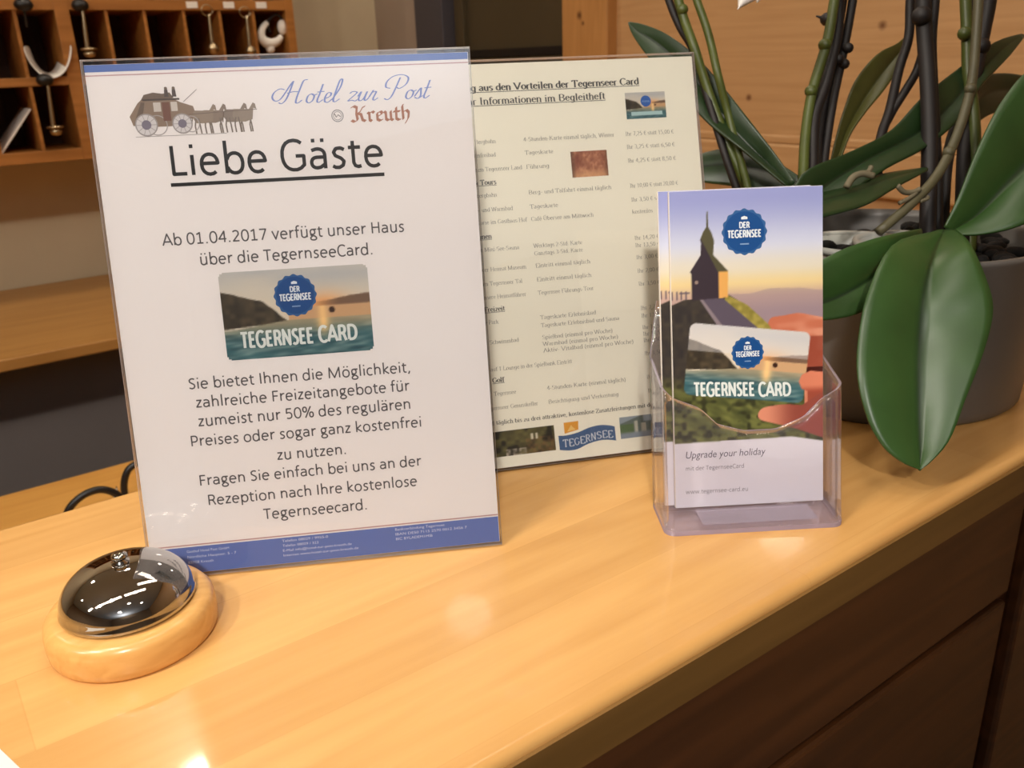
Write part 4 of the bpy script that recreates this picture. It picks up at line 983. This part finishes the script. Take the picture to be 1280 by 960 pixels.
# card title follows the slanted card
def slanted(ink, txt, p, ux, uy, wdt, cap, col, layer):
    k0 = len(ink.v); sans(ink, txt, 0, wdt, 0, col, .135, layer, cap / .64)
    for i in range(k0, len(ink.v)):
        v_ = ink.v[i]; ink.v[i] = (p[0] + v_[0] * ux[0] + v_[2] * uy[0], v_[1], p[1] + v_[0] * ux[1] + v_[2] * uy[1])
slanted(I, 'TEGERNSEE', (14.0, 75.8), (.998, -.045), (-.02, 1), 40, 9.0, (226, 232, 228), 3)
slanted(I, 'CARD', (57.4, 73.6), (.998, -.045), (-.02, 1), 20.8, 9.0, (226, 232, 228), 3)
I.text('Upgrade your holiday', 7.2, 61.2, 33.8, 5.0, (96, 92, 104), 2, slant=.18)
sans(I, 'mit der TegernseeCard', 7.0, 46.4, 25.6, (150, 146, 152), .09, 2)
sans(I, 'www.tegernsee-card.eu', 6.8, 48.9, 9.6, (150, 146, 152), .09, 2)
I.build('cover_print', M['gloss_ink'], pg, hf)
# a second leaflet of the same kind peeks out at the left behind the first
L2 = LF.copy(); COL.objects.link(L2)
L2.location = O3 + Vector((math.cos(HY), math.sin(HY), 0)) * -0.0062 + nb * 0.0046 + Vector((0, 0, -0.0002))
L2['label'] = 'second leaflet of which only a strip shows left behind the chapel leaflet'
for o_ in (LF, L2): o_['group'] = 'leaflets in the clear holder'
for ch in list(LF.children):
    c_ = ch.copy(); COL.objects.link(c_); c_.parent = L2
    for gc in list(ch.children):
        d_ = gc.copy(); COL.objects.link(d_); d_.parent = c_

# ------------------------------------------------------------------ desk bell
BX, BY = 0.0604, 0.4526
BE = thing('desk_bell', 'chrome desk bell on a round beech base at the front left of the counter', 'bell', (BX, BY, CT))
b = MB(); b.lathe([(0.001, 0.0), (0.0425, 0.0), (0.0438, 0.002), (0.0442, 0.006), (0.0442, 0.013), (0.0436, 0.0165), (0.0415, 0.0193), (0.038, 0.0205), (0.001, 0.0205)], n=96)
b.build('wooden_base', M['bell_wood'], BE)
RD = 0.0352
prof = [(RD - 0.0016, 0.0225), (RD - 0.0004, 0.0219), (RD, 0.0228), (RD - 0.0004, 0.0240)]
for k in range(1, 25):
    a = PI / 2 * k / 24
    prof.append(((RD - 0.0009) * math.cos(a) ** 0.86, 0.0245 + 0.0205 * math.sin(a)))
b = MB(); b.lathe(prof, n=96); b.build('dome', M['chrome'], BE)
b = MB(); b.lathe([(0.001, 0.044), (0.0046, 0.0445), (0.0046, 0.0458), (0.0032, 0.0464), (0.0032, 0.0476), (0.0042, 0.0482), (0.0040, 0.0496), (0.0028, 0.0505), (0.0006, 0.0508)], n=32)
b.build('striker_button', M['chrome'], BE)
b = MB(); b.lathe([(0.001, 0.020), (0.012, 0.020), (0.012, 0.0228), (0.001, 0.0228)], n=24); b.build('centre_post', M['steel'], BE)

# sheet of paper at the lower left corner
p0 = Vector((-0.0135, 0.4005, CT + 0.0004))
b = MB(); b.add([(0, 0, 0), (0.010, -0.034, 0), (-0.06, -0.06, 0), (-0.09, 0.02, 0)], [(0, 1, 2, 3)])
o = b.build('note_paper', M['white'], loc=p0); so = o.modifiers.new('solid', 'SOLIDIFY'); so.thickness = 0.0006; so.offset = 1
tag(o, 'corner of a white sheet of paper lying at the lower left of the counter', 'paper')

# cables and pencil on the desk
def on_desk(px, py, Y): return onY(px, py, Y)
b = MB(); Yc = 1.30
p = [onY(84, 642, Yc), onY(94, 627, Yc), onY(110, 616, Yc), onY(128, 612, Yc), onY(146, 618, Yc), onY(158, 632, Yc)]
p = [q_ for q_ in p]
b.tube([(p[0].x - .01, p[0].y, 0.756)] + [tuple(q_) for q_ in p] + [(p[-1].x + .01, p[-1].y + .02, 0.756)], 0.0055, 10)
tag(b.build('cable', M['black']), 'black cable loop on the staff desk beside the pencil', 'cable', 'cable loops behind the counter')
b = MB(); Yc = 1.36
p = [onY(157, 625, Yc), onY(155, 605, Yc), onY(160, 588, Yc), onY(172, 579, Yc), onY(188, 577, Yc), onY(204, 584, Yc), onY(212, 600, Yc)]
b.tube([(p[0].x, p[0].y, 0.756)] + [tuple(q_) for q_ in p] + [(p[-1].x + .01, p[-1].y + .02, 0.756)], 0.0055, 10)
tag(b.build('cable', M['black']), 'black cable loop rising behind the left edge of the white notice', 'cable', 'cable loops behind the counter')
tp = thing('pencil', 'pale pencil with dark tip lying on the staff desk between the cable loops', 'pencil', (0.235, 1.40, 0.7545), 0.0)
A = Vector((0.200, 1.385, 0.7545)); B_ = Vector((0.216, 1.455, 0.7545))
d_ = (B_ - A).normalized(); rel = lambda v_: tuple(Vector(v_) - Vector((0.235, 1.40, 0.7545)))
b = MB(); b.tube([rel(A - d_ * 0.08), rel(A)], 0.0042, 8, sub=1); b.tube([rel(A), rel(A + d_ * 0.03)], [0.0042, 0.0014], 8, sub=1); b.build('shaft', M['white'], tp)
b = MB(); b.tube([rel(A + d_ * 0.03), rel(A + d_ * 0.042)], [0.0014, 0.0004], 8, sub=1); b.build('tip', M['black'], tp)

# ------------------------------------------------------------------ potted orchid
PC = Vector((0.715, 0.417, CT))
OR = thing('potted_orchid', 'orchids with broad green leaves in a round grey metal pot, right on the counter', 'plant', PC)
b = MB()
b.lathe([(0.001, 0.0), (0.116, 0.0), (0.119, 0.003), (0.1195, 0.010), (0.1245, 0.130), (0.1262, 0.133), (0.1258, 0.137), (0.1225, 0.137), (0.1212, 0.130), (0.118, 0.09), (0.001, 0.088)], n=96)
b.build('pot', M['zinc'], OR)
b = MB()
b.lathe([(0.001, 0.09), (0.119, 0.09), (0.1195, 0.112), (0.10, 0.118), (0.05, 0.122), (0.001, 0.122)], n=40)
for k in range(70):
    a = rng.rand() * 2 * PI; r = 0.108 * math.sqrt(rng.rand())
    b.ball((r * math.cos(a), r * math.sin(a), 0.119 + rng.rand() * 0.006), 0.006 + rng.rand() * .008, 0.005 + rng.rand() * .006, 0.004 + rng.rand() * .004, 7, 5)
o = b.build('potting_bark', M['bark'], OR); o['kind'] = 'stuff'
def rl(v_): return tuple(Vector(v_) - PC)
# white inner pots
for (x, y, r) in ((-0.046, 0.004, 0.044), (-0.014, -0.024, 0.042)):
    b = MB(); pts = [(x + r * math.cos(a), y + r * math.sin(a), 0.133) for a in np.linspace(0, 2 * PI, 40)]
    b.tube(pts, 0.003, 8, sub=1)
    b.lathe([(r - 0.004, 0.121), (r - 0.001, 0.121), (r, 0.133), (r - 0.003, 0.133), (r - 0.004, 0.121)], c=(x, y, 0), n=36, caps=False)
    b.build('inner_pot', M['inner_pot'], OR)

def leaf(rows, mat, fold=0.0, label=None, name='leaf'):
    """rows run from base to tip: (left edge, midrib, right edge), each a point (px, py, metres ahead)"""
    R = [[PT(*q_) for q_ in r] for r in rows]
    NR, NC = 30, 14
    def cr(P, t):
        n = len(P) - 1; i = min(int(t), n - 1); u = t - i
        p0 = P[max(i - 1, 0)]; p1 = P[i]; p2 = P[i + 1]; p3 = P[min(i + 2, n)]
        return 0.5 * (2 * p1 + (p2 - p0) * u + (2 * p0 - 5 * p1 + 4 * p2 - p3) * u * u + (3 * p1 - p0 - 3 * p2 + p3) * u ** 3)
    vs = []; ve = []; fs = []
    for j in range(NR + 1):
        t = (len(R) - 1) * j / NR
        Lp, Mp, Rp = (cr([r[k] for r in R], t) for k in range(3))
        for i in range(NC + 1):
            s_ = -1 + 2 * i / NC
            E_ = Lp if s_ < 0 else Rp; a = abs(s_)
            p = Mp.lerp(E_, a)
            # gentle outward swell of each half blade
            nrm = (Rp - Lp).cross(cr([r[1] for r in R], min(t + .05, len(R) - 1)) - cr([r[1] for r in R], max(t - .05, 0)))
            if nrm.length > 1e-9:
                nrm.normalize()
                if nrm.dot(CAM - Mp) < 0: nrm = -nrm
                p = p + nrm * (math.sin(PI * a) * 0.06 * (E_ - Mp).length)
            vs.append(rl(p)); ve.append(min(1.0, (a / 0.10) ** 1.0))
    for j in range(NR):
        for i in range(NC):
            a = j * (NC + 1) + i; fs.append((a, a + 1, a + NC + 2, a + NC + 1))
    me = bpy.data.meshes.new(name); me.from_pydata(vs, [], fs)
    for p in me.polygons: p.use_smooth = True
    at = me.attributes.new('vein', 'FLOAT', 'POINT'); at.data.foreach_set('value', ve)
    me.materials.append(mat); me.update()
    o = bpy.data.objects.new(name, me); COL.objects.link(o); o.parent = OR
    so = o.modifiers.new('solid', 'SOLIDIFY'); so.thickness = 0.0018; so.offset = 0
    if label: o['label'] = label
    return o
# big hanging leaf in front of the pot
leaf([((1166, 291, .684), (1180, 288, .690), (1194, 288, .684)),
      ((1116, 306, .634), (1164, 326, .642), (1212, 304, .634)),
      ((1086, 362, .613), (1153, 374, .624), (1232, 348, .613)),
      ((1073, 422, .605), (1149, 424, .618), (1241, 388, .606)),
      ((1072, 472, .597), (1148, 472, .610), (1230, 438, .598)),
      ((1084, 522, .591), (1149, 520, .603), (1208, 496, .592)),
      ((1104, 558, .587), (1150, 556, .596), (1188, 548, .588)),
      ((1128, 578, .586), (1150, 577, .591), (1166, 575, .587)),
      ((1149, 587, .588), (1150, 588, .588), (1151, 587, .588))], M['leaf'])
# leaf to the left, behind the leaflet
leaf([((1150, 286, .688), (1152, 291, .690), (1148, 298, .688)),
      ((1118, 292, .652), (1118, 322, .657), (1112, 364, .650)),
      ((1080, 302, .641), (1078, 354, .647), (1082, 388, .638)),
      ((1040, 318, .636), (1040, 375, .642), (1048, 398, .633)),
      ((1005, 342, .633), (1004, 385, .637), (1010, 400, .630)),
      ((984, 384, .630), (984, 388, .630), (985, 392, .630))], M['leaf'])
# broad leaf at the right edge
leaf([((1180, 284, .694), (1187, 290, .696), (1196, 294, .692)),
      ((1198, 246, .690), (1222, 268, .700), (1228, 293, .684)),
      ((1222, 186, .690), (1262, 226, .702), (1272, 283, .676)),
      ((1254, 124, .694), (1306, 180, .704), (1322, 258, .676)),
      ((1296, 82, .700), (1352, 130, .706), (1366, 200, .684)),
      ((1376, 66, .71), (1384, 76, .71), (1390, 90, .708))], M['leaf'])
# long leaf rising from behind the leaflet to the upper right
leaf([((985, 262, .700), (990, 268, .702), (996, 274, .700)),
      ((1004, 216, .712), (1026, 236, .722), (1040, 262, .706)),
      ((1062, 190, .728), (1084, 200, .736), (1102, 214, .720)),
      ((1112, 164, .742), (1138, 172, .748), (1154, 186, .734)),
      ((1150, 124, .756), (1180, 140, .760), (1196, 152, .748)),
      ((1190, 92, .772), (1214, 102, .774), (1226, 108, .764)),
      ((1240, 55, .790), (1252, 62, .790), (1260, 72, .786)),
      ((1276, 43, .806), (1279, 44, .806), (1280, 46, .806))], M['leaf_shaded'])
# long leaf rising to the upper left behind the price list
leaf([((986, 236, .748), (990, 232, .750), (994, 228, .748)),
      ((926, 186, .764), (950, 196, .772), (972, 196, .760)),
      ((890, 158, .780), (914, 160, .786), (932, 144, .776)),
      ((862, 130, .796), (884, 118, .800), (902, 106, .792)),
      ((838, 104, .812), (856, 86, .815), (868, 68, .808)),
      ((812, 74, .828), (824, 56, .830), (832, 42, .824)),
      ((792, 46, .842), (798, 40, .842), (804, 31, .840)),
      ((785, 29, .850), (786, 29, .850), (787, 28, .850))], M['leaf_shaded'])
# olive leaf between the stems
leaf([((1036, 210, .80), (1042, 210, .802), (1048, 210, .80)),
      ((1046, 168, .806), (1055, 170, .812), (1062, 170, .806)),
      ((1056, 134, .812), (1072, 138, .820), (1082, 140, .812)),
      ((1070, 99, .820), (1091, 108, .828), (1104, 114, .820)),
      ((1096, 68, .828), (1112, 80, .834), (1122, 88, .828)),
      ((1122, 54, .836), (1130, 58, .838), (1134, 66, .836)),
      ((1140, 36, .842), (1141, 37, .842), (1142, 38, .842))], M['leaf_olive'])
# dark leaf behind at the right
leaf([((1200, 150, .80), (1203, 158, .802), (1206, 166, .80)),
      ((1220, 102, .816), (1228, 120, .822), (1236, 144, .816)),
      ((1250, 92, .834), (1258, 112, .838), (1268, 136, .832)),
      ((1290, 98, .85), (1296, 114, .852), (1304, 132, .85)),
      ((1336, 116, .866), (1338, 120, .866), (1340, 124, .866))], M['leaf_shaded'])
# low leaf seen along its edge behind the leaflet
leaf([((1158, 214, .726), (1160, 212, .726), (1158, 210, .728)),
      ((1120, 234, .700), (1112, 224, .716), (1104, 218, .734)),
      ((1082, 256, .682), (1070, 240, .704), (1060, 232, .728)),
      ((1034, 270, .668), (1020, 254, .694), (1010, 246, .718)),
      ((990, 280, .660), (976, 270, .680), (968, 262, .700)),
      ((950, 280, .664), (946, 276, .668), (944, 272, .672))], M['leaf_shaded'])
# dark leaf low on the left
leaf([((1000, 236, .770), (1000, 228, .774), (998, 220, .776)),
      ((950, 238, .788), (952, 214, .796), (958, 196, .800)),
      ((910, 232, .806), (908, 206, .812), (914, 186, .818)),
      ((868, 226, .822), (866, 210, .826), (872, 194, .830)),
      ((836, 214, .836), (835, 211, .836), (836, 208, .836))], M['leaf_shaded'])

def stem(pts, rad, mat, nodes=(), label=None):
    """pts are (px, py, metres ahead); nodes are indices that carry a small bract"""
    P = [PT(*q_) for q_ in pts]
    b = MB(); b.tube([rl(p) for p in P], rad, 10)
    for (px, py, d_, sx) in nodes:
        p = PT(px, py, d_); r0 = rad if not isinstance(rad, (list, tuple)) else rad[0]
        b.ball(rl(p), r0 * 1.3, r0 * 1.3, r0 * 1.2, 8, 6)
        q_ = PT(px + sx, py - 4, d_); b.tube([rl(p), rl(q_)], [r0 * .5, r0 * .15], 6, sub=1)
    o = b.build('flower_stem', mat, OR)
    if label: o['label'] = label
    return o
SDK, SGR, SGY = M['stem_dark'], M['stem_green'], M['stem_grey']
G_ = 'green flower stem'; Dk = 'dark brown flower stem'
stem([(826, -40, .80), (836, 0, .80), (850, 34, .80), (867, 64, .80), (884, 120, .79), (905, 190, .78), (922, 240, .77)], .0035, SDK, label=Dk)
stem([(838, -40, .79), (848, 0, .79), (857, 30, .79), (868, 60, .785), (884, 110, .79), (910, 180, .785), (940, 250, .77)], .0042, SGR, [(853, 12, .788, 6)], label=G_)
stem([(860, -40, .78), (871, 0, .78), (881, 28, .78), (889, 56, .78), (897, 92, .775), (912, 150, .785), (932, 225, .77), (938, 250, .76)], .0036, SGR, label=G_)
stem([(1052, -60, .78), (1043, 0, .78), (1034, 52, .78), (1016, 112, .78), (1007, 168, .775), (1004, 225, .76), (1004, 260, .75)], .0046, SGR, [(1031, 56, .778, -5), (1014, 114, .778, 3)], label=G_)
stem([(1052, -60, .79), (1049, 0, .79), (1046, 46, .79), (1032, 105, .785), (1018, 147, .78), (1016, 210, .77), (1016, 260, .75)], .0050, SDK, [(1034, 24, .785, -14)], label=Dk)
stem([(1058, -60, .80), (1054, 0, .80), (1044, 60, .80), (1036, 104, .80), (1024, 170, .79), (1020, 250, .76)], .0036, SDK, label=Dk)
stem([(1074, -60, .80), (1066, 0, .80), (1054, 66, .80), (1041, 128, .795), (1030, 202, .785), (1026, 260, .76)], .0040, SDK, [(1060, 60, .795, 6), (1055, 80, .795, 6), (1048, 74, .79, -4)], label=Dk)
stem([(1158, -60, .75), (1154, 0, .75), (1156, 45, .75), (1160, 103, .745), (1162, 180, .74), (1160, 270, .735), (1158, 330, .735)], .0068, SDK, [(1152, 20, .745, 3)], label='thick dark flower stem')
stem([(1172, -60, .755), (1168, 0, .755), (1164, 50, .755), (1166, 110, .75), (1170, 190, .745), (1172, 270, .74), (1172, 330, .74)], .0046, SDK, label=Dk)
stem([(1144, -60, .79), (1138, 0, .79), (1136, 46, .79), (1124, 86, .79), (1112, 138, .785), (1101, 172, .78), (1090, 240, .76)], .0042, SDK, label=Dk)
stem([(1160, 40, .77), (1147, 86, .785), (1130, 116, .785), (1114, 142, .785), (1102, 172, .78), (1096, 240, .76)], .0038, SDK, label=Dk)
stem([(1204, -60, .77), (1207, 0, .77), (1209, 50, .77), (1210, 90, .77), (1216, 130, .765), (1219, 183, .76), (1216, 260, .75), (1212, 320, .75)], .0050, SGR, [(1206, 42, .765, -8)], label=G_)
stem([(1226, -60, .735), (1223, 0, .735), (1219, 60, .735), (1213, 112, .73), (1195, 172, .725), (1172, 218, .715), (1140, 254, .705), (1098, 290, .70)], .0040, SGY, [(1213, 111, .728, 2), (1186, 190, .72, 9)], label='grey green bent flower stem')
stem([(1244, -60, .78), (1237, 0, .78), (1228, 46, .78), (1214, 120, .775), (1206, 180, .765), (1203, 260, .75), (1202, 320, .75)], .0062, SDK, [(1227, 58, .775, 6)], label=Dk)
stem([(1222, -60, .79), (1217, 0, .79), (1214, 60, .785), (1206, 120, .78), (1186, 190, .76), (1180, 250, .75), (1178, 320, .75)], .0050, SDK, label=Dk)

def root(pts, r):
    b = MB(); b.tube([rl(PT(*q_)) for q_ in pts], r, 8); b.build('aerial_root', M['root'], OR)
root([(1058, 234, .700), (1066, 222, .702), (1078, 217, .703), (1092, 220, .704)], .0028)
root([(1076, 219, .703), (1086, 214, .704), (1089, 208, .705)], .002)
root([(1122, 232, .700), (1130, 240, .702), (1142, 240, .703), (1150, 236, .703)], .0022)
root([(1124, 254, .700), (1136, 248, .702), (1146, 240, .703)], .0018)
root([(1150, 252, .705), (1160, 248, .706), (1158, 246, .706)], .0016)
# flower of which one petal hangs into the picture
fl = bpy.data.objects.new('flower', bpy.data.meshes.new('flower')); 
def petal(c, ax, ln, wd, mat, parent, name='petal'):
    c = Vector(c); ax = Vector(ax).normalized(); up = (CAM - c).normalized(); sd = ax.cross(up).normalized()
    vs = []; fs = []; n, m_ = 10, 6
    for j in range(n + 1):
        t = j / n; wj = wd * math.sin(PI * (0.08 + 0.92 * t) ** 0.8) * .5 if t < 1 else 0.0
        for i in range(m_ + 1):
            s_ = -1 + 2 * i / m_
            vs.append(rl(c + ax * ln * t + sd * wj * s_ + up * (0.006 * math.sin(PI * t) - 0.004 * s_ * s_)))
    for j in range(n):
        for i in range(m_): a = j * (m_ + 1) + i; fs.append((a, a + 1, a + m_ + 2, a + m_ + 1))
    b = MB(); b.add(vs, fs, 0, True); o = b.build(name, mat, parent)
    so = o.modifiers.new('solid', 'SOLIDIFY'); so.thickness = 0.0008
    return o
bpy.data.objects.remove(fl)
fc = PT(952, -36, .70)
b = MB(); b.ball(rl(fc), .006, .006, .006, 10, 7); fl = b.build('flower', M['petal'], OR); fl['label'] = 'white orchid flower'
for k, a in enumerate((205, 262, 330, 50, 125)):
    a = math.radians(a); tip = PT(952 + 60 * math.cos(a), -36 - 60 * math.sin(a), .70)
    ln = (.036, .026, .026, .04, .04)[k]
    o = petal(fc, tip - fc, ln, .026, M['petal'], fl)
o = petal(fc, PT(922, 12, .70) - fc, (PT(922, 12, .70) - fc).length, .020, M['petal'], fl)
stem([(990, -90, .72), (972, -60, .715), (954, -38, .705)], .0018, SGR, label='thin green flower stalk')
